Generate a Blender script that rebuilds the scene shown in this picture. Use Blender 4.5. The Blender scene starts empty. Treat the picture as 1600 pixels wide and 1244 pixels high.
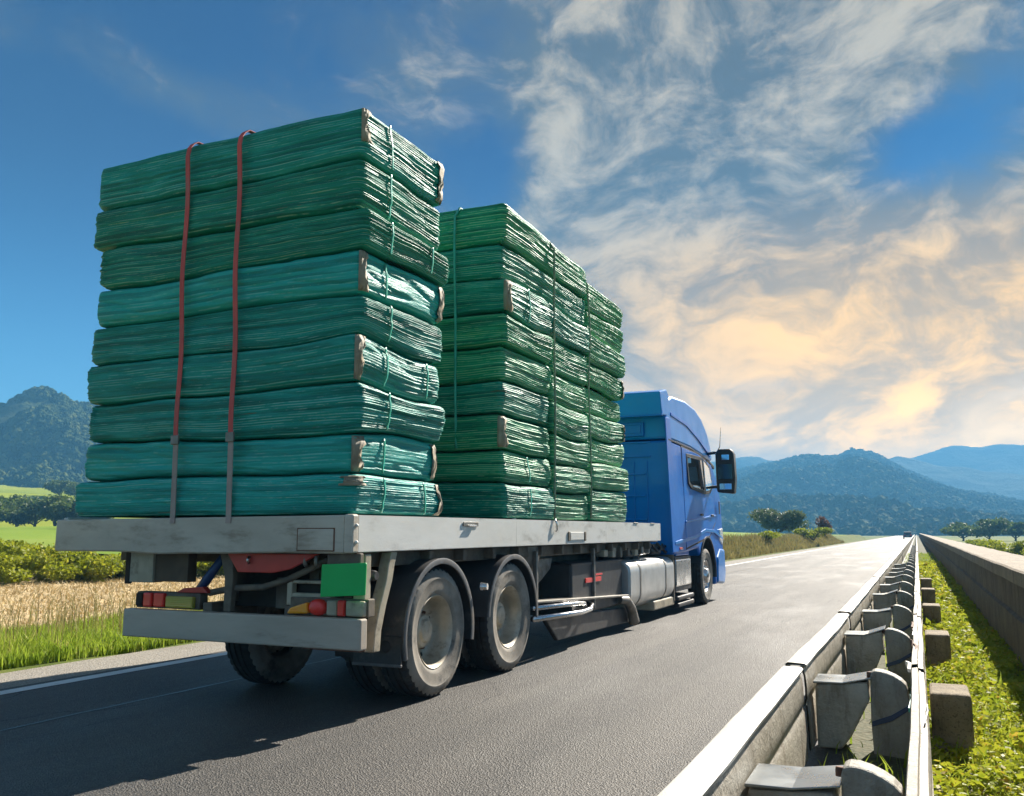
import bpy, math, random
import numpy as np
from mathutils import Matrix, Vector
R = math.radians
random.seed(7)
sc = bpy.context.scene
C = sc.collection

# ------------------------------------------------------------------ camera
cam_data = bpy.data.cameras.new('camera')
cam_data.sensor_width = 36.0
cam_data.lens = 31.14
cam_data.clip_start = 0.05
cam_data.clip_end = 30000
cam = bpy.data.objects.new('camera', cam_data)
C.objects.link(cam)
cam.location = (0, 0, 1.35)
cam.rotation_euler = (R(90 + 8.628), 0, R(24.298))
sc.camera = cam

# ------------------------------------------------------------------ sun, exposure
SUN_AZ, SUN_EL = 11.5, 35.0          # degrees right of the road direction (+Y), above the horizon
sun_data = bpy.data.lights.new('sun', 'SUN')
sun_data.energy = 5.0
sun_data.angle = R(0.55)
sun_data.color = (1.0, 0.93, 0.82)
sun = bpy.data.objects.new('sun', sun_data)
C.objects.link(sun)
sun.rotation_euler = (R(90 - SUN_EL), 0, R(180 - SUN_AZ))
sun.location = (20, 60, 60)
sc.view_settings.view_transform = 'Standard'
sc.view_settings.look = 'None'
sc.view_settings.gamma = 1.0
sc.view_settings.exposure = 1.48
sc.view_settings.use_curve_mapping = False
sc.render.engine = 'CYCLES'
sc.cycles.use_denoising = True
sc.cycles.use_adaptive_sampling = True
sc.cycles.adaptive_threshold = 0.015
sc.cycles.max_bounces = 6
sc.cycles.volume_bounces = 0
sc.cycles.transparent_max_bounces = 6


# ------------------------------------------------------------------ node helper
class NT:
    """small helper that chains shader nodes"""
    def __init__(self, tree):
        self.t = tree
        self.n = tree.nodes
        self.l = tree.links

    def node(self, kind, **kw):
        nd = self.n.new(kind)
        for k, v in kw.items():
            setattr(nd, k, v)
        return nd

    def put(self, sock, v):
        if v is None:
            return
        if isinstance(v, bpy.types.NodeSocket):
            self.l.new(v, sock)
        else:
            if sock.type == 'RGBA' and len(v) == 3:
                v = (*v, 1.0)
            sock.default_value = v

    def m(self, op, a, b=None, c=None, clamp=False):
        nd = self.node('ShaderNodeMath', operation=op, use_clamp=clamp)
        self.put(nd.inputs[0], a)
        self.put(nd.inputs[1], b)
        self.put(nd.inputs[2], c)
        return nd.outputs[0]

    def vm(self, op, a, b=None):
        nd = self.node('ShaderNodeVectorMath', operation=op)
        self.put(nd.inputs[0], a)
        self.put(nd.inputs[1], b)
        return nd.outputs[0]

    def sep(self, v):
        nd = self.node('ShaderNodeSeparateXYZ')
        self.put(nd.inputs[0], v)
        return nd.outputs

    def comb(self, x, y, z):
        nd = self.node('ShaderNodeCombineXYZ')
        for i, v in enumerate((x, y, z)):
            self.put(nd.inputs[i], v)
        return nd.outputs[0]

    def noise(self, v, scale, detail=4, rough=0.55, dist=0.0):
        nd = self.node('ShaderNodeTexNoise')
        self.put(nd.inputs['Vector'], v)
        nd.inputs['Scale'].default_value = scale
        nd.inputs['Detail'].default_value = detail
        nd.inputs['Roughness'].default_value = rough
        nd.inputs['Distortion'].default_value = dist
        return nd.outputs['Fac']

    def vor(self, v, scale, feature='F1', out='Distance'):
        nd = self.node('ShaderNodeTexVoronoi', feature=feature)
        self.put(nd.inputs['Vector'], v)
        nd.inputs['Scale'].default_value = scale
        return nd.outputs[out]

    def ramp(self, v, lo, hi, a=0.0, b=1.0):
        nd = self.node('ShaderNodeMapRange', interpolation_type='SMOOTHSTEP')
        self.put(nd.inputs[0], v)
        for i, q in enumerate((lo, hi, a, b)):
            self.put(nd.inputs[1 + i], q)
        return nd.outputs[0]

    def mix(self, f, a, b):
        nd = self.node('ShaderNodeMix', data_type='RGBA')
        self.put(nd.inputs[0], f)
        self.put(nd.inputs[6], a)
        self.put(nd.inputs[7], b)
        return nd.outputs[2]

    def scale(self, v, s):
        return self.vm('MULTIPLY', v, s)

    def bump(self, hgt, strength, dist, normal=None):
        nd = self.node('ShaderNodeBump')
        nd.inputs['Strength'].default_value = strength
        nd.inputs['Distance'].default_value = dist
        self.put(nd.inputs['Height'], hgt)
        if normal is not None:
            self.put(nd.inputs['Normal'], normal)
        return nd.outputs[0]


# ------------------------------------------------------------------ sky (world)
world = bpy.data.worlds.new('World')
sc.world = world
world.use_nodes = True
wt = world.node_tree
wt.nodes.clear()
W = NT(wt)
tc = W.node('ShaderNodeTexCoord')
dirv = W.vm('NORMALIZE', tc.outputs['Generated'])
dx, dy, dz = W.sep(dirv)[:3]
az = W.m('DEGREES', W.m('ARCTAN2', dx, dy))
el = W.m('DEGREES', W.m('ARCSINE', dz))
sky = W.node('ShaderNodeTexSky', sky_type='NISHITA')
sky.sun_disc = False
sky.sun_elevation = R(SUN_EL)
sky.sun_rotation = R(SUN_AZ)
sky.air_density = 1.0
sky.dust_density = 0.6
sky.ozone_density = 3.0
SKYGAIN = 0.12
# clear air: the sky model, deepened the way a polarising filter does
hs = W.node('ShaderNodeHueSaturation')
hs.inputs['Saturation'].default_value = 1.45
hs.inputs['Value'].default_value = 1.0
W.put(hs.inputs['Color'], sky.outputs[0])
deep = W.ramp(el, 1.0, 24.0)
mul = W.node('ShaderNodeMix', data_type='RGBA', blend_type='MULTIPLY')
mul.inputs[0].default_value = 1.0
W.put(mul.inputs[6], hs.outputs[0])
W.put(mul.inputs[7], W.mix(deep, (0.22, 0.34, 0.38), (0.003, 0.042, 0.108)))
clear = mul.outputs[2]


def gauss(a0, e0, sa, se, ang=0.0):
    u = W.m('SUBTRACT', az, a0)
    v = W.m('SUBTRACT', el, e0)
    ca, sa_ = math.cos(R(ang)), math.sin(R(ang))
    p = W.m('ADD', W.m('MULTIPLY', u, ca), W.m('MULTIPLY', v, sa_))
    q = W.m('SUBTRACT', W.m('MULTIPLY', v, ca), W.m('MULTIPLY', u, sa_))
    r = W.m('ADD', W.m('POWER', W.m('DIVIDE', p, sa), 2.0), W.m('POWER', W.m('DIVIDE', q, se), 2.0))
    return W.m('EXPONENT', W.m('MULTIPLY', r, -1.0))


def wsum(items):
    tot = None
    for s, k in items:
        t = W.m('MULTIPLY', s, k)
        tot = t if tot is None else W.m('ADD', tot, t)
    return tot


# cloud texture in direction space, drawn out by the wind
warp = W.node('ShaderNodeTexNoise')
W.put(warp.inputs['Vector'], W.scale(dirv, (2.6, 2.6, 3.6)))
warp.inputs['Scale'].default_value = 1.0
warp.inputs['Detail'].default_value = 4
wv = W.scale(W.vm('SUBTRACT', warp.outputs['Color'], (0.5, 0.5, 0.5)), (0.30, 0.30, 0.22))
cdir = W.vm('ADD', dirv, wv)
big = W.noise(W.scale(cdir, (2.9, 2.9, 5.0)), 1.3, 8, 0.58, 0.0)
wisp = W.noise(W.scale(cdir, (7.0, 5.0, 9.5)), 1.5, 9, 0.63, 0.1)
fine = W.noise(W.scale(cdir, (5.0, 5.0, 14.0)), 2.6, 8, 0.64, 0.0)
bias = wsum([
    (gauss(-20.0, 22.0, 4.2, 15.0, 14), 0.26),      # bright swath rising from the middle
    (gauss(-9.0, 28.0, 12.0, 6.0), 0.27),
    (gauss(-12.0, 15.5, 13.0, 6.0), 0.30),
    (gauss(2.0, 13.5, 10.0, 4.5, 6), 0.34),         # lit bank to the right
    (gauss(3.0, 31.0, 8.0, 3.0), 0.25),
    (gauss(-5.0, 20.0, 20.0, 15.0), 0.24),
    (gauss(-2.0, 6.5, 20.0, 3.2), 0.10),            # low veil along the horizon
    (gauss(2.0, 22.3, 5.0, 2.4, 14), -0.42),        # blue holes
    (gauss(-25.5, 22.5, 3.0, 4.0), -0.30),
    (gauss(-13.0, 20.5, 3.0, 3.4), -0.20),
    (gauss(-8.0, 9.2, 5.0, 0.8), -0.22),
    (gauss(-48.0, 17.0, 15.0, 20.0), -0.36),        # clear to the left
    (gauss(-46.0, 26.0, 13.0, 2.2, -10), 0.32),     # thin streak in the clear part
    (gauss(-33.0, 28.0, 5.0, 4.0), 0.12),
])
dens = W.m('ADD', W.m('ADD', W.m('MULTIPLY', big, 0.80), W.m('MULTIPLY', wisp, 0.45)), bias)
mask = W.ramp(dens, 0.46, 0.92)
mask = W.m('MULTIPLY', mask, W.ramp(el, -1.0, 3.0, 0.45, 1.0))
lit = W.ramp(W.m('ADD', W.m('MULTIPLY', wisp, 0.85), W.m('ADD', W.m('MULTIPLY', fine, 0.65), W.m('MULTIPLY', mask, 0.18))), 0.80, 1.14)
low = W.ramp(el, 10.0, 22.0, 1.0, 0.0)
east = W.ramp(W.m('ABSOLUTE', W.m('SUBTRACT', az, SUN_AZ)), 12.0, 44.0, 1.0, 0.0)
warm = W.m('MULTIPLY', low, east)
c_shade = W.mix(warm, (0.085, 0.085, 0.088), (0.80, 0.42, 0.02))
c_light = W.mix(warm, (0.50, 0.42, 0.30), (2.0, 1.0, 0.02))
# unseen front-lit clouds behind the camera, brightened further to fill the shade
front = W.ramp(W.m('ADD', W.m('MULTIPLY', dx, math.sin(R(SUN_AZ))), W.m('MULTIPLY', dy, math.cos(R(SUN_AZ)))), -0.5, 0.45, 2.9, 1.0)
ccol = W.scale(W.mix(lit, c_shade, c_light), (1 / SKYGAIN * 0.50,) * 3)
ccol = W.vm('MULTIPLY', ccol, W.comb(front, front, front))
# warm glow of the low haze on the sun's side
glow = W.m('MULTIPLY', W.m('MULTIPLY', W.ramp(el, 2.0, 15.0, 1.0, 0.0), east), 0.88)
skycol = W.mix(glow, clear, (3.1 / SKYGAIN * 0.50, 1.55 / SKYGAIN * 0.50, 0.03 / SKYGAIN * 0.50))
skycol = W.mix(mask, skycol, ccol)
hor = W.m('ADD', 1.0, W.m('MULTIPLY', W.m('MULTIPLY', W.ramp(el, 2.5, 11.0, 1.0, 0.0), east), 1.7))     # brightening towards the horizon
skycol = W.vm('MULTIPLY', skycol, W.comb(hor, hor, hor))
bg = W.node('ShaderNodeBackground')
bg.inputs['Strength'].default_value = SKYGAIN
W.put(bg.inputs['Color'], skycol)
wo = W.node('ShaderNodeOutputWorld')
wt.links.new(bg.outputs[0], wo.inputs['Surface'])


# ------------------------------------------------------------------ materials
def new_mat(name):
    m = bpy.data.materials.new(name)
    m.use_nodes = True
    t = m.node_tree
    p = t.nodes['Principled BSDF']
    return m, NT(t), p


def coords(T, kind='Object'):
    return T.node('ShaderNodeTexCoord').outputs[kind]


def geo_pos(T):
    return T.node('ShaderNodeNewGeometry').outputs['Position']


def pm(name, c1, c2=None, scale=3.0, rough=0.6, rough2=None, metal=0.0, bump=0.0, bscale=40.0, bdist=0.01,
       coat=0.0, dirt=None, dirt_lo=0.5, dirt_hi=0.75, dscale=2.0, stretch=(1, 1, 1), spec=None, detail=6):
    m, T, p = new_mat(name)
    v = T.scale(coords(T), stretch)
    n = T.noise(v, scale, detail, 0.6)
    col = T.mix(T.ramp(n, 0.3, 0.7), c1, c2 if c2 else c1)
    rr = rough
    if rough2 is not None:
        rr = T.ramp(n, 0.3, 0.7, rough, rough2)
    if dirt:
        dn = T.ramp(T.noise(T.vm('ADD', v, (3.1, 7.7, 1.3)), dscale, 7, 0.68), dirt_lo, dirt_hi)
        col = T.mix(dn, col, dirt)
    T.put(p.inputs['Base Color'], col)
    T.put(p.inputs['Roughness'], rr)
    p.inputs['Metallic'].default_value = metal
    p.inputs['Coat Weight'].default_value = coat
    p.inputs['Coat Roughness'].default_value = 0.08
    if spec is not None:
        p.inputs['Specular IOR Level'].default_value = spec
    if bump:
        T.put(p.inputs['Normal'], T.bump(T.noise(v, bscale, 5, 0.6), bump, bdist))
    return m


M = {}
M['bedside'] = pm('bed_side_paint', (0.78, 0.76, 0.71), (0.68, 0.66, 0.60), 1.3, 0.38, 0.5, dirt=(0.26, 0.23, 0.18), dirt_lo=0.52, dirt_hi=0.8, dscale=2.2, bump=0.12, bscale=6, bdist=0.02, stretch=(1, 0.6, 1.6))
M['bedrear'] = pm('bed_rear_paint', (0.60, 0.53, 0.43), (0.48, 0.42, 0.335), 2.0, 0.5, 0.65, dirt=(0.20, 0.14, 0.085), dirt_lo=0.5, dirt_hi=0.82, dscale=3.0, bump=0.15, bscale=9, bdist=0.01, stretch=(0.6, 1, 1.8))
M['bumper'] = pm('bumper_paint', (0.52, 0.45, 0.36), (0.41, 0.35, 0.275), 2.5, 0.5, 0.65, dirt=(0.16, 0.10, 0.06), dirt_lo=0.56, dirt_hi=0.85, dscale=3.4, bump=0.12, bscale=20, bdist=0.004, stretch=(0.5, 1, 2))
M['frame'] = pm('chassis_dirt', (0.20, 0.16, 0.115), (0.10, 0.08, 0.06), 4.0, 0.75, bump=0.3, bscale=25, bdist=0.01, dirt=(0.22, 0.18, 0.13), dscale=5)
M['beige'] = pm('bracket_paint', (0.50, 0.43, 0.31), (0.36, 0.31, 0.22), 5.0, 0.6, bump=0.15, bscale=18, dirt=(0.13, 0.10, 0.07), dscale=6)
M['black'] = pm('black_plastic', (0.022, 0.022, 0.024), (0.04, 0.04, 0.042), 6.0, 0.45, 0.6, dirt=(0.11, 0.095, 0.075), dirt_lo=0.55, dirt_hi=0.85, dscale=5)
M['fender'] = pm('fender_plastic', (0.032, 0.032, 0.035), (0.055, 0.053, 0.052), 5.0, 0.45, 0.6, dirt=(0.14, 0.125, 0.10), dirt_lo=0.5, dirt_hi=0.8, dscale=4)
M['fenderlip'] = pm('fender_lip', (0.15, 0.147, 0.145), (0.09, 0.088, 0.086), 6.0, 0.5, dirt=(0.22, 0.19, 0.15), dscale=5)
M['tyre'] = pm('tyre_tread', (0.020, 0.020, 0.021), (0.036, 0.034, 0.031), 9.0, 0.8, dirt=(0.09, 0.078, 0.062), dirt_lo=0.5, dirt_hi=0.8, dscale=7, bump=0.3, bscale=60, bdist=0.005)
M['sidewall'] = pm('tyre_sidewall', (0.16, 0.145, 0.12), (0.34, 0.30, 0.245), 3.5, 0.75, dirt=(0.045, 0.043, 0.04), dirt_lo=0.5, dirt_hi=0.72, dscale=3.3, bump=0.15, bscale=40, bdist=0.004)
M['rim'] = pm('wheel_rim', (0.56, 0.51, 0.41), (0.40, 0.35, 0.26), 5.0, 0.42, 0.6, metal=0.35, dirt=(0.12, 0.085, 0.055), dirt_lo=0.5, dirt_hi=0.75, dscale=6)
M['chrome'] = pm('chrome', (0.75, 0.75, 0.75), (0.6, 0.6, 0.6), 5.0, 0.16, 0.3, metal=0.95, dirt=(0.3, 0.28, 0.25), dirt_lo=0.55, dirt_hi=0.9, dscale=6)
M['silver'] = pm('silver_tank', (0.60, 0.60, 0.58), (0.50, 0.50, 0.48), 3.0, 0.32, 0.45, metal=0.5, dirt=(0.30, 0.27, 0.22), dirt_lo=0.55, dirt_hi=0.9, dscale=3)
M['steel'] = pm('guard_steel', (0.30, 0.28, 0.25), (0.20, 0.185, 0.16), 6.0, 0.38, 0.55, metal=0.55, dirt=(0.12, 0.10, 0.075), dscale=6)
M['brown'] = pm('toolbox_brown', (0.125, 0.085, 0.05), (0.075, 0.05, 0.03), 5.0, 0.7, dirt=(0.03, 0.022, 0.016), dscale=4)
M['dark'] = pm('dark_underside', (0.022, 0.018, 0.014), (0.045, 0.035, 0.025), 4.0, 0.85)
M['red'] = pm('red_paint', (0.60, 0.045, 0.03), (0.48, 0.035, 0.025), 6.0, 0.4, dirt=(0.12, 0.05, 0.035), dirt_lo=0.58, dirt_hi=0.85, dscale=5)
M['greenplate'] = pm('green_plate', (0.0, 0.50, 0.10), (0.0, 0.46, 0.09), 5.0, 0.45)
M['bluestrut'] = pm('blue_strut', (0.022, 0.045, 0.12), (0.03, 0.06, 0.15), 9.0, 0.35)
M['rust'] = pm('rust', (0.20, 0.085, 0.04), (0.11, 0.05, 0.03), 9.0, 0.8)
M['strap'] = pm('strap_webbing', (0.66, 0.10, 0.085), (0.52, 0.085, 0.075), 3.0, 0.72, stretch=(1, 1, 1), bump=0.3, bscale=140, bdist=0.003, dirt=(0.30, 0.16, 0.14), dirt_lo=0.5, dirt_hi=0.85, dscale=4)
M['strapgrey'] = pm('strap_tail', (0.42, 0.33, 0.29), (0.34, 0.27, 0.24), 4.0, 0.8, bump=0.3, bscale=140, bdist=0.003)
M['rope'] = pm('rope', (0.30, 0.36, 0.24), (0.16, 0.24, 0.16), 14.0, 0.8, bump=0.5, bscale=90, bdist=0.006, dirt=(0.26, 0.2, 0.13), dscale=5)
M['band'] = pm('bale_band', (0.02, 0.30, 0.19), (0.035, 0.38, 0.29), 9.0, 0.35, coat=0.3)
M['flap'] = pm('bale_card', (0.36, 0.30, 0.22), (0.26, 0.21, 0.14), 9.0, 0.7, dirt=(0.22, 0.12, 0.06), dirt_lo=0.55, dirt_hi=0.8, dscale=10, bump=0.4, bscale=30, bdist=0.01)


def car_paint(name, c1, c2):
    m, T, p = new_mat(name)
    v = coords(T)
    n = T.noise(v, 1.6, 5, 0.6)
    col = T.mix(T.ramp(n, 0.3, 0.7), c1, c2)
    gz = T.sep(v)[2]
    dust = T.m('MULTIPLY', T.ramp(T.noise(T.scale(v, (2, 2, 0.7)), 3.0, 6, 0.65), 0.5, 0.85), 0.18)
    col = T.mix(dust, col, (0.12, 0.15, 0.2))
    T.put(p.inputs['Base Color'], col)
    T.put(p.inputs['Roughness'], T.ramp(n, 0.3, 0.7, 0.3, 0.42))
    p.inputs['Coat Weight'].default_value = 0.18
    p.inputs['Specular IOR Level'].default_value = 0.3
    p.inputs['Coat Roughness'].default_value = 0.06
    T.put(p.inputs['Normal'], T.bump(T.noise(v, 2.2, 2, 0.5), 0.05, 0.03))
    return m


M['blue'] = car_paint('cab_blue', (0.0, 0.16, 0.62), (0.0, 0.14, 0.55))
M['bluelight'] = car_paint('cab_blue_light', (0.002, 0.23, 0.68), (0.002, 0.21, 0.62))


def glass_mat(name, col, rough=0.04):
    m, T, p = new_mat(name)
    T.put(p.inputs['Base Color'], (*col, 1))
    p.inputs['Roughness'].default_value = rough
    p.inputs['Specular IOR Level'].default_value = 0.8
    p.inputs['Coat Weight'].default_value = 0.6
    p.inputs['Coat Roughness'].default_value = 0.02
    return m


M['glass'] = glass_mat('dark_glass', (0.012, 0.017, 0.02))
M['darkmirror'] = pm('dark_mirror_glass', (0.10, 0.105, 0.11), (0.07, 0.075, 0.08), 3, 0.12, metal=1.0)
M['mirrorglass'] = pm('mirror_glass', (0.8, 0.82, 0.84), (0.75, 0.77, 0.8), 3, 0.05, metal=1.0)


def lens_mat(name, col):
    m, T, p = new_mat(name)
    v = coords(T)
    T.put(p.inputs['Base Color'], (*col, 1))
    p.inputs['Roughness'].default_value = 0.22
    p.inputs['Coat Weight'].default_value = 0.5
    p.inputs['Subsurface Weight'].default_value = 0.25
    p.inputs['Subsurface Radius'].default_value = (0.02, 0.005, 0.003)
    T.put(p.inputs['Normal'], T.bump(T.m('SINE', T.m('MULTIPLY', T.sep(v)[2], 420.0)), 0.25, 0.003))
    return m


M['lred'] = lens_mat('lens_red', (0.92, 0.035, 0.02))
M['lamber'] = lens_mat('lens_amber', (0.95, 0.36, 0.015))
M['lyellow'] = lens_mat('lens_yellow', (0.42, 0.36, 0.05))
M['lwhite'] = lens_mat('lens_white', (0.7, 0.72, 0.72))


def bale_mat(name, dark, mid, light, linec, seed, line_lo=0.47):
    m, T, p = new_mat(name)
    at = T.node('ShaderNodeAttribute', attribute_name='sheet')
    s, w, fl = T.sep(at.outputs['Vector'])[:3]
    fw = T.m('FLOOR', w)
    fr = T.m('FRACT', w)
    wn = T.node('ShaderNodeTexWhiteNoise', noise_dimensions='1D')
    T.put(wn.inputs['W'], T.m('ADD', fw, seed))
    tone = wn.outputs['Value']
    # along-the-sheet variation
    along = T.noise(T.comb(T.m('MULTIPLY', s, 1.1), T.m('MULTIPLY', fw, 3.7), seed), 1.0, 5, 0.6)
    blot = T.noise(T.comb(T.m('MULTIPLY', s, 1.3), T.m('MULTIPLY', w, 0.22), seed + 5.0), 1.0, 4, 0.6)
    t1 = T.m('ADD', T.m('MULTIPLY', tone, 0.45), T.m('MULTIPLY', blot, 0.75))
    col = T.mix(T.ramp(t1, 0.30, 0.72), dark, mid)
    col = T.mix(T.ramp(T.m('ADD', T.m('MULTIPLY', blot, 0.6), T.m('MULTIPLY', along, 0.5)), 0.55, 0.80), col, light)
    # pale cut edges of the sheets, broken up
    brk = T.noise(T.comb(T.m('MULTIPLY', s, 3.2), T.m('MULTIPLY', fw, 9.1), seed + 2.0), 1.0, 5, 0.65)
    wob = T.m('ADD', fr, T.m('MULTIPLY', T.m('SUBTRACT', brk, 0.5), 0.3))
    line = T.m('MULTIPLY', T.ramp(wob, 0.58, 0.70), T.ramp(wob, 0.92, 1.02, 1.0, 0.0))
    line = T.m('MULTIPLY', line, T.ramp(T.m('ADD', brk, T.m('MULTIPLY', T.m('SUBTRACT', tone, 0.5), 0.22)), line_lo, line_lo + 0.12))
    line = T.m('MULTIPLY', line, T.m('SUBTRACT', 1.0, T.m('MULTIPLY', fl, 0.75)))
    col = T.mix(T.m('MULTIPLY', line, 0.55), col, linec)
    # bright flecks and scuffs
    fk = T.noise(T.comb(T.m('MULTIPLY', s, 26.0), T.m('MULTIPLY', w, 4.4), seed), 1.0, 3, 0.6)
    fk2 = T.noise(T.comb(T.m('MULTIPLY', s, 2.0), T.m('MULTIPLY', w, 0.5), seed + 9.0), 1.0, 3, 0.6)
    fleck = T.m('MULTIPLY', T.ramp(fk, 0.66, 0.71), T.ramp(fk2, 0.46, 0.6))
    col = T.mix(T.m('MULTIPLY', fleck, 0.75), col, (0.52, 0.58, 0.42))
    # brown, rotten or dirty sheet edges
    br = T.noise(T.comb(T.m('MULTIPLY', s, 1.6), T.m('MULTIPLY', fw, 5.3), seed + 14.0), 1.0, 5, 0.65)
    brown = T.m('MULTIPLY', T.ramp(br, 0.63, 0.70), T.m('SUBTRACT', 1.0, T.m('MULTIPLY', fl, 0.9)))
    brown = T.m('MULTIPLY', brown, T.ramp(fr, 0.35, 0.6))
    col = T.mix(T.m('MULTIPLY', brown, 0.8), col, (0.20, 0.105, 0.04))
    T.put(p.inputs['Base Color'], col)
    T.put(p.inputs['Roughness'], T.ramp(blot, 0.3, 0.7, 0.36, 0.56))
    p.inputs['Specular IOR Level'].default_value = 0.27
    hb = T.noise(T.comb(T.m('MULTIPLY', s, 6.0), T.m('MULTIPLY', w, 1.8), seed), 1.0, 6, 0.65)
    T.put(p.inputs['Normal'], T.bump(hb, 0.45, 0.03))
    return m


BALES = [bale_mat('bale_film_%d' % i, d, mi, l, ln, 3.0 + 17.0 * i, lo) for i, (d, mi, l, ln, lo) in enumerate([
    ((0.005, 0.17, 0.132), (0.012, 0.31, 0.245), (0.05, 0.48, 0.40), (0.52, 0.80, 0.66), 0.48),
    ((0.004, 0.14, 0.098), (0.010, 0.26, 0.175), (0.04, 0.42, 0.29), (0.56, 0.74, 0.48), 0.47),
    ((0.010, 0.25, 0.215), (0.02, 0.41, 0.345), (0.08, 0.57, 0.49), (0.62, 0.86, 0.74), 0.52),
    ((0.006, 0.16, 0.084), (0.022, 0.31, 0.15), (0.07, 0.47, 0.24), (0.64, 0.80, 0.48), 0.45),
    ((0.010, 0.18, 0.084), (0.035, 0.35, 0.155), (0.11, 0.50, 0.24), (0.68, 0.80, 0.48), 0.44),
])]


def asphalt():
    m, T, p = new_mat('asphalt')
    v = geo_pos(T)
    big_ = T.noise(T.scale(v, (0.9, 0.12, 1)), 1.0, 6, 0.6)
    tr = T.noise(T.scale(v, (2.2, 0.05, 1)), 1.0, 3, 0.5)
    col = T.mix(T.ramp(big_, 0.3, 0.7), (0.066, 0.060, 0.053), (0.098, 0.087, 0.075))
    col = T.mix(T.ramp(tr, 0.35, 0.75), col, (0.054, 0.050, 0.046))
    px_ = T.sep(v)[0]
    for xc in (-4.0, -5.5, -2.2):                       # polished wheel tracks
        tk = T.m('EXPONENT', T.m('MULTIPLY', T.m('POWER', T.m('DIVIDE', T.m('SUBTRACT', px_, xc), 0.32), 2.0), -1.0))
        col = T.mix(T.m('MULTIPLY', tk, 0.35), col, (0.035, 0.032, 0.030))
    pat = T.ramp(T.noise(T.scale(v, (0.5, 0.10, 1)), 1.0, 3, 0.5), 0.60, 0.63)
    col = T.mix(T.m('MULTIPLY', pat, 0.4), col, (0.11, 0.10, 0.088))
    wv2 = T.node('ShaderNodeTexNoise')
    T.put(wv2.inputs['Vector'], v)
    wv2.inputs['Scale'].default_value = 1.4
    wv2.inputs['Detail'].default_value = 5
    ck = T.vor(T.vm('ADD', T.scale(v, (0.75, 0.28, 1.0)), T.scale(wv2.outputs['Color'], (0.35, 0.35, 0.0))), 1.0, 'DISTANCE_TO_EDGE')
    ckm = T.m('MULTIPLY', T.ramp(ck, 0.004, 0.010, 1.0, 0.0), T.ramp(T.noise(v, 0.35, 3, 0.5), 0.50, 0.60))
    col = T.mix(T.m('MULTIPLY', ckm, 0.8), col, (0.012, 0.012, 0.012))
    g1 = T.vor(v, 95.0, out='Color')
    g = T.sep(g1)[0]
    col = T.mix(T.ramp(g, 0.55, 1.0, 0.0, 0.5), col, (0.17, 0.155, 0.135))
    col = T.mix(T.ramp(g, 0.0, 0.35, 0.5, 0.0), col, (0.03, 0.03, 0.03))
    T.put(p.inputs['Base Color'], col)
    wet = T.ramp(T.noise(T.scale(v, (0.8, 0.22, 1)), 1.0, 5, 0.6), 0.45, 0.7)
    T.put(p.inputs['Roughness'], T.m('SUBTRACT', 0.66, T.m('MULTIPLY', wet, 0.12)))
    p.inputs['Specular IOR Level'].default_value = 0.38
    hgt = T.m('ADD', T.vor(v, 95.0), T.m('MULTIPLY', T.noise(v, 30.0, 4, 0.6), 0.8))
    T.put(p.inputs['Normal'], T.bump(hgt, 0.8, 0.010))
    return m


M['asphalt'] = asphalt()


def gravel_mat(name, c1, c2, c3, s1=60.0, bd=0.012):
    m, T, p = new_mat(name)
    v = geo_pos(T)
    g = T.sep(T.vor(v, s1, out='Color'))
    n = T.noise(v, 0.8, 6, 0.65)
    col = T.mix(g[0], c1, c2)
    col = T.mix(T.ramp(n, 0.45, 0.75, 0.0, 0.7), col, c3)
    T.put(p.inputs['Base Color'], col)
    p.inputs['Roughness'].default_value = 0.9
    hgt = T.m('ADD', T.vor(v, s1), T.noise(v, s1 * 0.2, 5, 0.6))
    T.put(p.inputs['Normal'], T.bump(hgt, 0.7, bd))
    return m


M['shoulder'] = gravel_mat('shoulder_gravel', (0.20, 0.18, 0.15), (0.38, 0.345, 0.295), (0.24, 0.21, 0.17), 70.0)
M['fieldtan'] = gravel_mat('stubble_field_soil', (0.36, 0.255, 0.12), (0.62, 0.47, 0.25), (0.46, 0.34, 0.17), 11.0, 0.05)
M['soil'] = gravel_mat('median_soil', (0.055, 0.06, 0.022), (0.10, 0.09, 0.04), (0.05, 0.075, 0.02), 30.0)


def concrete(name, c1, c2, stain, rough=0.85, sc_=1.0, pits=0.5):
    m, T, p = new_mat(name)
    v = geo_pos(T)
    n = T.noise(v, 3.0 * sc_, 7, 0.65)
    col = T.mix(T.ramp(n, 0.3, 0.7), c1, c2)
    st = T.noise(T.scale(v, (2.5, 2.5, 0.5)), 2.2 * sc_, 7, 0.7)
    col = T.mix(T.ramp(st, 0.48, 0.72, 0.0, 0.85), col, stain)
    pit = T.vor(v, 75.0 * sc_, out='Color')
    col = T.mix(T.ramp(T.sep(pit)[0], 0.78, 1.0, 0.0, pits), col, tuple(q * 0.4 for q in stain))
    T.put(p.inputs['Base Color'], col)
    p.inputs['Roughness'].default_value = rough
    hgt = T.m('ADD', T.noise(v, 22.0 * sc_, 7, 0.7), T.m('MULTIPLY', T.noise(v, 4.0, 4, 0.6), 1.5))
    T.put(p.inputs['Normal'], T.bump(hgt, 0.7, 0.02))
    return m


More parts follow.
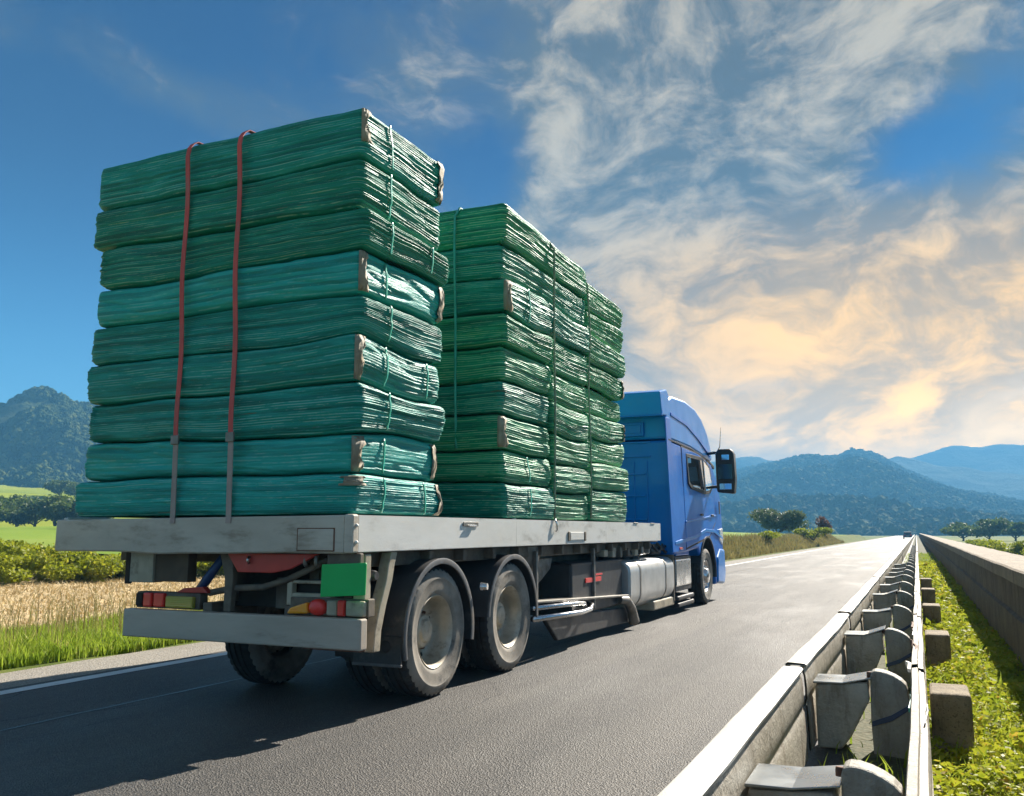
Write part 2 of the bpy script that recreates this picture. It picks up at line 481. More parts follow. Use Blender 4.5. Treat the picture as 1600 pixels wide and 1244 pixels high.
M['wall'] = concrete('parapet_concrete', (0.17, 0.122, 0.078), (0.095, 0.068, 0.043), (0.03, 0.023, 0.015))
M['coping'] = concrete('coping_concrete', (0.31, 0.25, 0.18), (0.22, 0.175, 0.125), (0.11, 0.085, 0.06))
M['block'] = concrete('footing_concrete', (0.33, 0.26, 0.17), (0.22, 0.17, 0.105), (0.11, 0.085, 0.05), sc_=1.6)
M['galv'] = concrete('galvanised_beam', (0.52, 0.475, 0.39), (0.38, 0.34, 0.27), (0.19, 0.15, 0.10), 0.55, 1.3, 0.12)
M['galvpost'] = concrete('galvanised_post', (0.42, 0.385, 0.32), (0.31, 0.28, 0.225), (0.14, 0.115, 0.08), 0.6, 1.2, 0.15)
M['whitetop'] = pm('beam_white_paint', (0.78, 0.74, 0.67), (0.66, 0.62, 0.55), 2.2, 0.55, dirt=(0.36, 0.30, 0.22), dirt_lo=0.58, dirt_hi=0.8, dscale=5, bump=0.3, bscale=14, bdist=0.01)
M['bracketcap'] = pm('bracket_plate', (0.30, 0.32, 0.33), (0.22, 0.235, 0.24), 4.0, 0.22, 0.4, metal=0.75, dirt=(0.22, 0.19, 0.13), dirt_lo=0.6, dirt_hi=0.9, dscale=7)
M['linepaint'] = pm('line_paint', (0.78, 0.78, 0.76), (0.62, 0.61, 0.58), 2.0, 0.6, dirt=(0.26, 0.25, 0.23), dirt_lo=0.6, dirt_hi=0.78, dscale=9)
M['tar'] = pm('tar_seam', (0.016, 0.016, 0.016), (0.03, 0.03, 0.03), 9, 0.35)
M['scuff'] = pm('scuff_paint', (0.34, 0.32, 0.29), (0.25, 0.235, 0.21), 9, 0.7)


def leaf_mat(name, c1, c2, c3=None, transl=0.35, nscale=0.7):
    m, T, p = new_mat(name)
    v = geo_pos(T)
    n = T.noise(v, nscale, 5, 0.6)
    n2 = T.noise(v, nscale * 9, 3, 0.6)
    col = T.mix(T.ramp(T.m('ADD', T.m('MULTIPLY', n, 0.6), T.m('MULTIPLY', n2, 0.4)), 0.35, 0.65), c1, c2)
    if c3:
        col = T.mix(T.ramp(T.noise(T.vm('ADD', v, (9, 4, 2)), nscale * 5, 4, 0.65), 0.56, 0.68), col, c3)
    T.put(p.inputs['Base Color'], col)
    p.inputs['Roughness'].default_value = 0.55
    p.inputs['Specular IOR Level'].default_value = 0.25
    tr = T.node('ShaderNodeBsdfTranslucent')
    T.put(tr.inputs['Color'], col)
    mx = T.node('ShaderNodeMixShader')
    mx.inputs[0].default_value = transl
    T.l.new(p.outputs[0], mx.inputs[1])
    T.l.new(tr.outputs[0], mx.inputs[2])
    out = [q for q in T.n if q.type == 'OUTPUT_MATERIAL'][0]
    T.l.new(mx.outputs[0], out.inputs['Surface'])
    return m


M['grass'] = leaf_mat('verge_grass', (0.19, 0.29, 0.022), (0.36, 0.44, 0.055), (0.48, 0.44, 0.14), 0.5, 0.9)
M['weed'] = leaf_mat('median_weeds', (0.22, 0.29, 0.02), (0.48, 0.49, 0.04), (0.62, 0.40, 0.07), 0.45, 2.2)
M['hedge'] = leaf_mat('hedge_leaves', (0.14, 0.19, 0.014), (0.36, 0.38, 0.025), (0.50, 0.46, 0.06), 0.5, 0.35)
M['treeleaf'] = leaf_mat('tree_leaves', (0.06, 0.105, 0.025), (0.14, 0.19, 0.04), None, 0.42, 0.2)
M['shrubleaf'] = leaf_mat('shrub_leaves', (0.07, 0.11, 0.045), (0.16, 0.20, 0.09), (0.22, 0.23, 0.12), 0.3, 0.3)
M['redleaf'] = leaf_mat('russet_leaves', (0.14, 0.055, 0.025), (0.20, 0.10, 0.04), None, 0.3, 0.4)
M['drygrass'] = leaf_mat('dry_grass', (0.20, 0.17, 0.06), (0.33, 0.27, 0.10), (0.16, 0.21, 0.03), 0.35, 0.5)
M['bark'] = pm('bark', (0.10, 0.075, 0.05), (0.06, 0.045, 0.03), 6, 0.9, bump=0.6, bscale=14, bdist=0.03)


def land_mat(name, cols, scale, bump=0.5, bs=0.5, bd=0.6, tex=(1, 1, 1)):
    m, T, p = new_mat(name)
    v = T.scale(geo_pos(T), tex)
    n = T.noise(v, scale, 8, 0.62, 0.3)
    col = cols[0]
    k = len(cols) - 1
    for i in range(k):
        lo = 0.36 + 0.28 * i / k
        col = T.mix(T.ramp(n, lo, lo + 0.14), col, cols[i + 1])
    T.put(p.inputs['Base Color'], col)
    p.inputs['Roughness'].default_value = 0.95
    p.inputs['Specular IOR Level'].default_value = 0.15
    T.put(p.inputs['Normal'], T.bump(T.noise(v, bs, 7, 0.68), bump, bd))
    return m


M['ground'] = land_mat('plain', [(0.10, 0.14, 0.03), (0.17, 0.20, 0.045), (0.26, 0.24, 0.09)], 0.03, 0.5, 0.6, 0.3)
M['vergesoil'] = land_mat('verge_soil', [(0.07, 0.10, 0.02), (0.12, 0.15, 0.03), (0.17, 0.16, 0.06)], 1.2, 0.6, 8, 0.05)
M['meadow'] = land_mat('meadow', [(0.13, 0.19, 0.012), (0.24, 0.29, 0.015), (0.30, 0.33, 0.02)], 0.012, 0.5, 0.3, 0.8)
M['scrubland'] = land_mat('scrubland', [(0.09, 0.075, 0.05), (0.17, 0.14, 0.09), (0.09, 0.11, 0.035)], 0.05, 0.5, 0.4, 0.5)
M['forestfloor'] = land_mat('wooded_hill', [(0.035, 0.06, 0.022), (0.07, 0.10, 0.03), (0.12, 0.15, 0.045)], 0.008, 1.0, 0.06, 8.0)
M['farhill'] = land_mat('far_hill', [(0.035, 0.055, 0.03), (0.06, 0.085, 0.045), (0.10, 0.12, 0.07)], 0.004, 1.0, 0.02, 20.0)
M['bankgreen'] = land_mat('bank_field', [(0.11, 0.19, 0.02), (0.19, 0.28, 0.03), (0.24, 0.31, 0.05)], 0.06, 0.4, 2, 0.1)
M['bankface'] = land_mat('bank_face', [(0.06, 0.05, 0.03), (0.13, 0.10, 0.055), (0.12, 0.14, 0.035)], 0.7, 0.8, 3, 0.15)


def canopy_mat():
    m, T, p = new_mat('forest_canopy')
    oi = T.node('ShaderNodeObjectInfo')
    v = geo_pos(T)
    rnd = oi.outputs['Random']
    n = T.noise(v, 0.006, 4, 0.6)
    t = T.m('ADD', T.m('MULTIPLY', rnd, 0.6), T.m('MULTIPLY', n, 0.5))
    col = T.mix(T.ramp(t, 0.25, 0.65), (0.030, 0.055, 0.016), (0.075, 0.11, 0.028))
    col = T.mix(T.ramp(t, 0.68, 0.9), col, (0.16, 0.18, 0.045))
    T.put(p.inputs['Base Color'], col)
    p.inputs['Roughness'].default_value = 0.9
    p.inputs['Specular IOR Level'].default_value = 0.1
    T.put(p.inputs['Normal'], T.bump(T.noise(v, 0.9, 4, 0.7), 1.0, 1.2))
    return m


M['canopy'] = canopy_mat()


# ------------------------------------------------------------------ mesh helpers
def tag(o, label=None, cat=None, group=None, kind=None):
    if label:
        o['label'] = label
    if cat:
        o['category'] = cat
    if group:
        o['group'] = group
    if kind:
        o['kind'] = kind
    return o


def empty(name, loc):
    o = bpy.data.objects.new(name, None)
    o.empty_display_size = 0.2
    o.location = loc
    C.objects.link(o)
    return o


def adopt(o, parent):
    """parent o while its vertices stay in world coordinates"""
    o.parent = parent
    if parent.type == 'EMPTY':
        o.matrix_parent_inverse = Matrix.Translation(-parent.location)


def mesh_obj(name, v, f, mat, parent=None, smooth=False, bevel=0.0, attr=None, loc=None, local=False, mats=None, fmat=None, auto=None):
    me = bpy.data.meshes.new(name)
    if isinstance(v, np.ndarray):
        v = v.tolist()
    if isinstance(f, np.ndarray):
        f = f.tolist()
    me.from_pydata(v, [], f)
    for q in (mats or [mat]):
        me.materials.append(q)
    if fmat is not None:
        me.polygons.foreach_set('material_index', np.asarray(fmat, dtype=np.int32))
    if smooth:
        me.polygons.foreach_set('use_smooth', np.ones(len(me.polygons), dtype=bool))
    if attr is not None:
        a = me.attributes.new('sheet', 'FLOAT_VECTOR', 'POINT')
        a.data.foreach_set('vector', np.asarray(attr, dtype=np.float32).ravel())
    me.update()
    if auto is not None:
        me.set_sharp_from_angle(angle=R(auto))
    o = bpy.data.objects.new(name, me)
    C.objects.link(o)
    if parent is not None:
        if local:
            o.parent = parent
        else:
            adopt(o, parent)
    if loc is not None:
        o.location = loc
    if bevel:
        b = o.modifiers.new('bevel', 'BEVEL')
        b.width = bevel
        b.segments = 2
        b.limit_method = 'ANGLE'
        b.angle_limit = R(35)
        b.harden_normals = False
    return o


class MB:
    def __init__(self):
        self.v, self.f = [], []

    def add(self, vs, fs):
        k = len(self.v)
        self.v += [tuple(q) for q in vs]
        self.f += [tuple(i + k for i in q) for q in fs]
        return self

    def box(self, x0, x1, y0, y1, z0, z1):
        vs = [(x, y, z) for z in (z0, z1) for y in (y0, y1) for x in (x0, x1)]
        return self.add(vs, [(0, 2, 3, 1), (4, 5, 7, 6), (0, 1, 5, 4), (2, 6, 7, 3), (0, 4, 6, 2), (1, 3, 7, 5)])

    def prism(self, poly, axis, a0, a1):
        """poly in the plane across axis, extruded from a0 to a1"""
        n = len(poly)
        def P(p, a):
            return {'x': (a, p[0], p[1]), 'y': (p[0], a, p[1]), 'z': (p[0], p[1], a)}[axis]
        vs = [P(p, a0) for p in poly] + [P(p, a1) for p in poly]
        fs = [tuple(range(n - 1, -1, -1)), tuple(range(n, 2 * n))]
        fs += [(i, (i + 1) % n, n + (i + 1) % n, n + i) for i in range(n)]
        area = sum(poly[i][0] * poly[(i + 1) % n][1] - poly[(i + 1) % n][0] * poly[i][1] for i in range(n))
        flip = (area < 0) ^ (axis == 'y')
        if flip ^ (a1 < a0):
            fs = [tuple(reversed(q)) for q in fs]
        return self.add(vs, fs)

    def tube(self, pts, r, n=10, caps=True):
        pts = [Vector(p) for p in pts]
        rs = r if isinstance(r, (list, tuple)) else [r] * len(pts)
        vs, fs = [], []
        up = None
        for i, p in enumerate(pts):
            d = (pts[min(i + 1, len(pts) - 1)] - pts[max(i - 1, 0)]).normalized()
            if up is None:
                up = Vector((0, 0, 1)) if abs(d.z) < 0.9 else Vector((1, 0, 0))
            a = d.cross(up).normalized()
            b = a.cross(d).normalized()
            up = b
            for k in range(n):
                t = 2 * math.pi * k / n
                vs.append(p + (a * math.cos(t) + b * math.sin(t)) * rs[i])
        for i in range(len(pts) - 1):
            for k in range(n):
                k2 = (k + 1) % n
                fs.append((i * n + k, i * n + k2, (i + 1) * n + k2, (i + 1) * n + k))
        if caps:
            fs.append(tuple(range(n - 1, -1, -1)))
            fs.append(tuple(range((len(pts) - 1) * n, len(pts) * n)))
        return self.add(vs, fs)

    def lathe(self, prof, n=48, c=(0, 0, 0), a0=0.0, a1=2 * math.pi):
        """prof: list of (radius, x); spun round the X axis through c"""
        full = abs(a1 - a0 - 2 * math.pi) < 1e-6
        cnt = n if full else n + 1
        vs, fs = [], []
        for r, x in prof:
            for k in range(cnt):
                t = a0 + (a1 - a0) * k / n
                vs.append((c[0] + x, c[1] + r * math.cos(t), c[2] + r * math.sin(t)))
        for i in range(len(prof) - 1):
            for k in range(n):
                k2 = (k + 1) % cnt
                fs.append((i * cnt + k, i * cnt + k2, (i + 1) * cnt + k2, (i + 1) * cnt + k))
        return self.add(vs, fs)

    def sweep(self, prof, pts):
        """open or closed section prof (list of (x,z)) carried along points (dx, y, dz)"""
        n = len(prof)
        vs = [(x + p[0], p[1], z + p[2]) for p in pts for x, z in prof]
        fs = [(i * n + k, i * n + k + 1, (i + 1) * n + k + 1, (i + 1) * n + k) for i in range(len(pts) - 1) for k in range(n - 1)]
        return self.add(vs, fs)

    def build(self, name, mat, parent=None, **kw):
        return mesh_obj(name, self.v, self.f, mat, parent, **kw)


def vnoise(x, y, seed=0):
    """value noise on numpy arrays, 0..1"""
    x = np.asarray(x, dtype=np.float64)
    y = np.asarray(y, dtype=np.float64)
    xi, yi = np.floor(x), np.floor(y)
    xf, yf = x - xi, y - yi
    u, v = xf * xf * (3 - 2 * xf), yf * yf * (3 - 2 * yf)

    def hsh(a, b):
        q = np.sin(a * 127.1 + b * 311.7 + seed * 74.7) * 43758.5453
        return q - np.floor(q)
    return (hsh(xi, yi) * (1 - u) + hsh(xi + 1, yi) * u) * (1 - v) + (hsh(xi, yi + 1) * (1 - u) + hsh(xi + 1, yi + 1) * u) * v


def fbm(x, y, seed=0, oct_=5, gain=0.5):
    t, a, s = 0.0, 1.0, 0.0
    for i in range(oct_):
        t = t + a * vnoise(x * 2 ** i, y * 2 ** i, seed + i * 3)
        s += a
        a *= gain
    return t / s


def sstep(a, b, x):
    t = np.clip((np.asarray(x, dtype=np.float64) - a) / (b - a), 0, 1)
    return t * t * (3 - 2 * t)


def grid_faces(nr, nc, wrap=False):
    i = np.arange(nr - 1)[:, None]
    j = np.arange(nc if wrap else nc - 1)[None, :]
    j2 = (j + 1) % nc
    return np.stack([i * nc + j, i * nc + j2, (i + 1) * nc + j2, (i + 1) * nc + j], axis=-1).reshape(-1, 4)


rng = np.random.default_rng(11)

# ------------------------------------------------------------------ setting: ground, road, fields, hills
mesh_obj('ground', [(-3500, -3500, -0.6), (3500, -3500, -0.6), (3500, 3500, -0.6), (-3500, 3500, -0.6)], [(0, 1, 2, 3)], M['ground']).__setitem__('kind', 'structure')


def sheet(name, xs, ys, zf, mat):
    X, Y = np.meshgrid(xs, ys)
    Z = zf(X, Y)
    v = np.stack([X, Y, Z], -1).reshape(-1, 3)
    o = mesh_obj(name, v, grid_faces(len(ys), len(xs)), mat, smooth=True)
    o['kind'] = 'structure'
    return o


yr = np.concatenate([np.arange(-6, 40, 2.0), np.arange(40, 440, 20.0)])
sheet('road', np.array([-7.36, -5.5, -4, -2.5, -0.5]), yr, lambda X, Y: X * 0, M['asphalt'])
sheet('road_shoulder', np.array([-8.45, -7.7, -7.361]), yr, lambda X, Y: -0.012 - 0.03 * (X < -8.2), M['shoulder'])
yl = np.arange(-6, 420, 1.0)
sheet('edge_line', np.array([-7.25, -7.08]), yl, lambda X, Y: X * 0 + 0.004, M['linepaint'])
sheet('median_strip', np.linspace(-0.499, 1.2, 12), np.concatenate([np.arange(-4, 30, 0.25), np.arange(30, 420, 10.0)]),
      lambda X, Y: -0.02 + 0.05 * fbm(X * 2.2, Y * 2.2, 5), M['soil'])
# wandering tar seam
ys = np.arange(-2, 40, 0.25)
xs = -5.82 + 0.06 * (fbm(ys * 0.5, ys * 0, 3) - 0.5) + 0.03 * (fbm(ys * 3, ys * 0, 4) - 0.5)
wd = 0.006 + 0.012 * fbm(ys * 1.3, ys * 0 + 4, 9)
v = np.concatenate([np.stack([xs - wd, ys, ys * 0 + 0.004], -1), np.stack([xs + wd, ys, ys * 0 + 0.004], -1)])
n = len(ys)
mesh_obj('tar_seam', v, [(i, i + n, i + n + 1, i + 1) for i in range(n - 1)], M['tar'])['kind'] = 'structure'

def bankh(X, Y):
    b = sstep(-9.2, -10.9, X) * sstep(20, 30, Y) * 1.0
    b = b + sstep(-12, -60, X) * sstep(20, 60, Y) * 1.0
    return b


def vergeh(X, Y):
    base = -0.05 - 0.10 * sstep(-8.5, -10.5, X) + 0.06 * (fbm(X * 1.5, Y * 1.5, 21) - 0.5)
    return base + bankh(X, Y) * (1 + 0.25 * (fbm(X * 0.8, Y * 0.3, 25) - 0.5))


sheet('grass_verge', np.linspace(-11.6, -8.40, 24), np.concatenate([np.arange(-4, 30, 0.5), np.arange(30, 200, 2.0)]), vergeh, M['vergesoil'])
# tan stubble field with clods
sheet('stubble_field', np.concatenate([np.linspace(-26, -16, 34), np.linspace(-15.9, -11.4, 60)]), np.arange(-4, 26, 0.12),
      lambda X, Y: -0.17 + 0.16 * (fbm(X * 1.7, Y * 1.7, 31) - 0.5) + 0.03 * (fbm(X * 7, Y * 7, 33) - 0.5), M['fieldtan'])
sheet('bank_field', np.concatenate([np.linspace(-90, -12, 30), np.array([-11.7])]), np.concatenate([np.arange(26, 200, 4.0)]),
      lambda X, Y: vergeh(X, Y) + 0.0, M['bankgreen'])


def polar(name, az0, az1, na, rr, hf, mat, extra=None):
    azs = np.radians(np.linspace(az0, az1, na))
    A, Rr = np.meshgrid(azs, rr)
    X, Y = Rr * np.sin(A), Rr * np.cos(A)
    Z = hf(np.degrees(A), Rr, X, Y)
    v = np.stack([X, Y, Z], -1).reshape(-1, 3)
    f = grid_faces(len(rr), na)[:, ::-1]
    o = mesh_obj(name, v, f, mat, smooth=True)
    o['kind'] = 'structure'
    return o, v, f


def lowland(A, r, X, Y):
    e = np.interp(r, [25, 60, 110, 170, 300, 430, 520], [-0.28, -0.1, 0.6, 2.2, 10.5, 18.5, 24.0])
    e = e + (fbm(X * 0.02, Y * 0.02, 41) - 0.5) * np.interp(r, [25, 80, 200, 500], [0.1, 1.2, 4.0, 10.0])
    return e * sstep(-22, -34, A) * np.interp(A, [-80, -50, -20], [1.05, 1, 0.8])


polar('scrub_slope', -80, -22, 70, np.concatenate([np.linspace(25.5, 100, 30), np.linspace(105, 160, 14)]), lowland, M['scrubland'])
polar('meadow_slope', -80, -22, 80, np.linspace(150, 520, 50), lambda A, r, X, Y: lowland(A, r, X, Y) + 0.5 * sstep(150, 165, r) - 0.4, M['meadow'])


def ridge(sky_pts, r0, rr, r1, seed, rough, nscale):
    azp = [p[0] for p in sky_pts]
    elp = [p[1] for p in sky_pts]

    def hf(A, r, X, Y):
        top = np.tan(np.radians(np.interp(A, azp, elp))) * rr
        t = np.clip((r - r0) / (rr - r0), 0, 1)
        prof = np.where(r <= rr, t ** 1.25, np.clip(1 - (r - rr) / (r1 - rr) * 0.5, 0, 1))
        g = 1 - np.abs(2 * fbm(X * nscale, Y * nscale, seed, 6) - 1) * 2.0       # ridged spurs
        nn = (g - 0.55) * rough * np.sin(np.pi * np.clip(t, 0.0, 0.93)) + (fbm(X * nscale * 5, Y * nscale * 5, seed + 9, 4) - 0.5) * rough * 0.35 * (0.35 + t)
        return prof * top + nn * top - 2.0 * (t <= 0)
    return hf


left_sky = [(-90, 4.0), (-66, 5.4), (-60, 5.6), (-57, 6.1), (-54.6, 6.85), (-53.2, 7.7), (-52.4, 7.95), (-51.6, 7.8), (-50.2, 7.35), (-47, 6.9), (-42, 5.6), (-34, 3.8), (-24, 2.5)]
hl, hlv, hlf = polar('wooded_hill', -88, -24, 150, np.linspace(400, 780, 100), ridge(left_sky, 400, 640, 860, 51, 0.34, 0.0080), M['forestfloor'])
main_sky = [(-40, 2.0), (-28, 2.6), (-18, 2.6), (-12, 3.0), (-10.3, 3.5), (-8.2, 4.15), (-5.5, 4.62), (-4.4, 4.5), (-3.1, 4.82), (-1.7, 4.35), (0.1, 3.3), (2.4, 2.3), (5.5, 1.6), (10, 1.9), (20, 2.5), (35, 2.0)]
hm, hmv, hmf = polar('wooded_hill', -40, 34, 190, np.linspace(560, 1700, 110), ridge(main_sky, 560, 1450, 2100, 61, 0.36, 0.0036), M['forestfloor'])
mid_sky = [(-40, 3.0), (-20, 3.6), (-10, 4.4), (-8.9, 4.6), (-7.4, 4.45), (-3, 4.0), (-0.8, 4.4), (1.8, 3.7), (5.7, 3.2), (12, 4.0), (24, 3.4), (34, 2.5)]
polar('hazy_hill', -40, 34, 150, np.linspace(1500, 2200, 60), ridge(mid_sky, 1500, 1950, 2600, 71, 0.28, 0.0030), M['farhill'])
far_sky = [(-40, 3.0), (-14, 3.6), (-6, 3.7), (-2.5, 4.1), (-0.8, 4.4), (0.9, 4.75), (2.5, 5.2), (3.4, 5.0), (4.6, 5.25), (5.8, 5.0), (10, 4.4), (20, 4.8), (34, 3.5)]
polar('hazy_mountain', -40, 34, 150, np.linspace(2000, 2850, 60), ridge(far_sky, 2000, 2550, 3400, 81, 0.22, 0.0024), M['farhill'])


def forest(name, v, f, dens, rad, label, seed, keep):
    """woodland that reads as one mass: crowns scattered over the hill by geometry nodes"""
    f = np.asarray(f)
    cen = v[f].mean(1)
    f2 = f[keep(cen)]
    o = mesh_obj(name, v, f2, M['canopy'])
    tag(o, label, 'woodland', None, 'stuff')
    ng = bpy.data.node_groups.new(name + '_scatter', 'GeometryNodeTree')
    ng.interface.new_socket('Geometry', in_out='INPUT', socket_type='NodeSocketGeometry')
    ng.interface.new_socket('Geometry', in_out='OUTPUT', socket_type='NodeSocketGeometry')
    N, L = ng.nodes, ng.links
    gi, go = N.new('NodeGroupInput'), N.new('NodeGroupOutput')
    dp = N.new('GeometryNodeDistributePointsOnFaces')
    dp.inputs['Density'].default_value = dens
    dp.inputs['Seed'].default_value = seed
    ico = N.new('GeometryNodeMeshIcoSphere')
    ico.inputs['Radius'].default_value = 1.0
    ico.inputs['Subdivisions'].default_value = 3
    sp = N.new('GeometryNodeSetPosition')
    nz = N.new('ShaderNodeTexNoise')
    nz.inputs['Scale'].default_value = 1.9
    nz.inputs['Detail'].default_value = 3
    sub = N.new('ShaderNodeVectorMath')
    sub.operation = 'SUBTRACT'
    sub.inputs[1].default_value = (0.5, 0.5, 0.5)
    scl = N.new('ShaderNodeVectorMath')
    scl.operation = 'SCALE'
    scl.inputs['Scale'].default_value = 1.5
    L.new(nz.outputs['Color'], sub.inputs[0])
    L.new(sub.outputs[0], scl.inputs[0])
    L.new(ico.outputs[0], sp.inputs['Geometry'])
    L.new(scl.outputs[0], sp.inputs['Offset'])
    sm = N.new('GeometryNodeSetMaterial')
    sm.inputs['Material'].default_value = M['canopy']
    L.new(sp.outputs[0], sm.inputs[0])
    ip = N.new('GeometryNodeInstanceOnPoints')
    L.new(gi.outputs[0], dp.inputs['Mesh'])
    L.new(dp.outputs['Points'], ip.inputs['Points'])
    L.new(sm.outputs[0], ip.inputs['Instance'])
    rv = N.new('FunctionNodeRandomValue')
    rv.data_type = 'FLOAT_VECTOR'
    rv.inputs[0].default_value = (rad * 0.6, rad * 0.6, rad * 0.6)
    rv.inputs[1].default_value = (rad * 1.35, rad * 1.35, rad * 1.5)
    L.new(rv.outputs[0], ip.inputs['Scale'])
    rr_ = N.new('FunctionNodeRandomValue')
    rr_.data_type = 'FLOAT_VECTOR'
    rr_.inputs[0].default_value = (0, 0, 0)
    rr_.inputs[1].default_value = (0.3, 0.3, 6.28)
    L.new(rr_.outputs[0], ip.inputs['Rotation'])
    L.new(ip.outputs[0], go.inputs[0])
    md = o.modifiers.new('scatter', 'NODES')
    md.node_group = ng
    return o


def azr(c):
    return np.degrees(np.arctan2(c[:, 0], c[:, 1])), np.hypot(c[:, 0], c[:, 1])


forest('hillside_wood', hlv, hlf, 0.12, 2.5, 'dense dark green woodland covering the hill on the left', 3,
       lambda c: (azr(c)[0] > -66) & (azr(c)[0] < -34) & (azr(c)[1] < 690) & (fbm(c[:, 0] * .012, c[:, 1] * .012, 77) > 0.36))
forest('hillside_wood', hmv, hmf, 0.022, 5.0, 'blue hazy woodland over the broad hill beyond the road', 5,
       lambda c: (azr(c)[0] > -20) & (azr(c)[0] < 16) & (azr(c)[1] < 1580) & (fbm(c[:, 0] * .007, c[:, 1] * .007, 79) > 0.30))


# ------------------------------------------------------------------ grass and weeds
def blades(name, P, H, mat, label, cat, wid=0.006, lean=0.5):
    n = len(P)
    a = rng.uniform(0, 2 * np.pi, n)
    b = rng.uniform(0, 2 * np.pi, n)
    d = np.stack([np.cos(a), np.sin(a), a * 0], -1)
    s = np.stack([np.cos(b), np.sin(b), b * 0], -1)
    ln = (rng.uniform(0.1, 1.0, n) * lean * H)[:, None]
    w = (wid * rng.uniform(0.6, 1.5, n))[:, None]
    up = np.zeros((n, 3))
    up[:, 2] = H
    v0, v1 = P - s * w, P + s * w
    m = P + up * 0.55 + d * ln * 0.3
    v2, v3 = m - s * w * 0.8, m + s * w * 0.8
    v4 = P + up * rng.uniform(0.85, 1.0, n)[:, None] + d * ln
    v = np.stack([v0, v1, v2, v3, v4], 1).reshape(-1, 3)
    k = (np.arange(n) * 5)[:, None]
    q = (k + np.array([[0, 1, 3, 2]])).tolist()
    t = (k + np.array([[2, 3, 4]])).tolist()
    o = mesh_obj(name, v, q + t, mat, smooth=True)
    tag(o, label, cat, None, 'stuff')
    return o


def leaves(P, size, flat=0.5):
    """rhombic leaves at P with random attitude -> verts, faces"""
    n = len(P)
    d = rng.normal(size=(n, 3))
    d[:, 2] *= flat
    d /= np.linalg.norm(d, axis=1)[:, None]
    s = np.cross(d, rng.normal(size=(n, 3)))
    s /= np.linalg.norm(s, axis=1)[:, None] + 1e-9
    L = (size * rng.uniform(0.6, 1.4, n))[:, None]
    v = np.stack([P - d * L * 0.5, P + s * L * 0.27, P + d * L * 0.5, P - s * L * 0.27], 1).reshape(-1, 3)
    f = (np.arange(n) * 4)[:, None] + np.array([[0, 1, 2, 3]])
    return v, f


# left verge: tall grass
def verge_points(n, x0, x1, y0, y1, cl):
    X = rng.uniform(x0, x1, n * 2)
    Y = rng.uniform(y0, y1, n * 2)
    k = fbm(X * 1.1, Y * 1.1, 91) + rng.uniform(-0.25, 0.25, 2 * n) > cl
    X, Y = X[k][:n], Y[k][:n]
    return np.stack([X, Y, vergeh(X, Y)], -1)


P = np.concatenate([verge_points(52000, -11.5, -8.55, 2.5, 13, 0.36), verge_points(24000, -11.5, -8.6, 13, 40, 0.36)])
Hh = (0.13 + 0.30 * fbm(P[:, 0] * 0.9, P[:, 1] * 0.9, 95) ** 1.3) * rng.uniform(0.5, 1.35, len(P)) * (0.55 + 0.45 * sstep(-8.5, -9.3, P[:, 0]))
blades('verge_grass', P, Hh, M['grass'], 'tall bright green grass along the left road shoulder', 'grass', 0.0075, 0.55)
P = verge_points(1500, -11.3, -8.8, 3, 16, 0.45)
blades('seed_stalks', P, rng.uniform(0.5, 0.95, len(P)), M['drygrass'], 'thin pale seed stalks rising out of the verge grass', 'grass', 0.004, 0.3)
X = rng.uniform(-24, -11.2, 26000)
Y = rng.uniform(1, 25, 26000)
P = np.stack([X, Y, -0.2 + 0.16 * (fbm(X * 1.7, Y * 1.7, 31) - 0.5)], -1)
blades('straw_stubble', P, rng.uniform(0.06, 0.17, len(P)), leaf_mat('straw', (0.42, 0.30, 0.13), (0.62, 0.48, 0.25), None, 0.2, 0.8), 'short straw stubble on the tan field', 'straw', 0.012, 1.3)
P = np.concatenate([np.stack([(q := rng.uniform(-11.2, -9.0, 16000)), (t := rng.uniform(26, 130, 16000)), vergeh(q, t)], -1)])
blades('bank_grass', P, rng.uniform(0.15, 0.55, len(P)), M['drygrass'], 'dry yellowing grass on the bank left of the road ahead', 'grass', 0.022, 0.5)

# weeds of the median strip
n = 95000
Y = 1.6 + 40 * rng.uniform(0, 1, n) ** 2.1
X = rng.uniform(0.0, 0.84, n)
hz = 0.05 + 0.20 * fbm(X * 4, Y * 3.2, 101) ** 1.4
keep = fbm(X * 3.0, Y * 3.0, 105) + rng.uniform(-0.2, 0.2, n) > 0.36
X, Y, hz = X[keep], Y[keep], hz[keep]
P = np.stack([X, Y, 0.0 + hz * rng.uniform(0.15, 1.0, len(X))], -1)
v, f = leaves(P, (0.022 + 0.0022 * Y) * np.where(rng.uniform(0, 1, len(X)) < 0.15, 1.9, 1.0), 0.45)
tag(mesh_obj('median_weeds', v, f, M['weed']), 'yellow green low weeds carpeting the strip beside the guardrail', 'weeds', None, 'stuff')
n = 9000
Y = 1.6 + 60 * rng.uniform(0, 1, n) ** 1.9
X = np.where(rng.uniform(0, 1, n) < 0.85, rng.uniform(0.02, 0.84, n), rng.uniform(-0.6, 0.0, n))
P = np.stack([X, Y, X * 0], -1)
blades('median_grass', P, rng.uniform(0.05, 0.20, n) * (0.5 + fbm(X * 3, Y * 2, 108)), M['grass'], 'grass blades among the weeds of the median strip', 'grass', 0.006, 0.8)


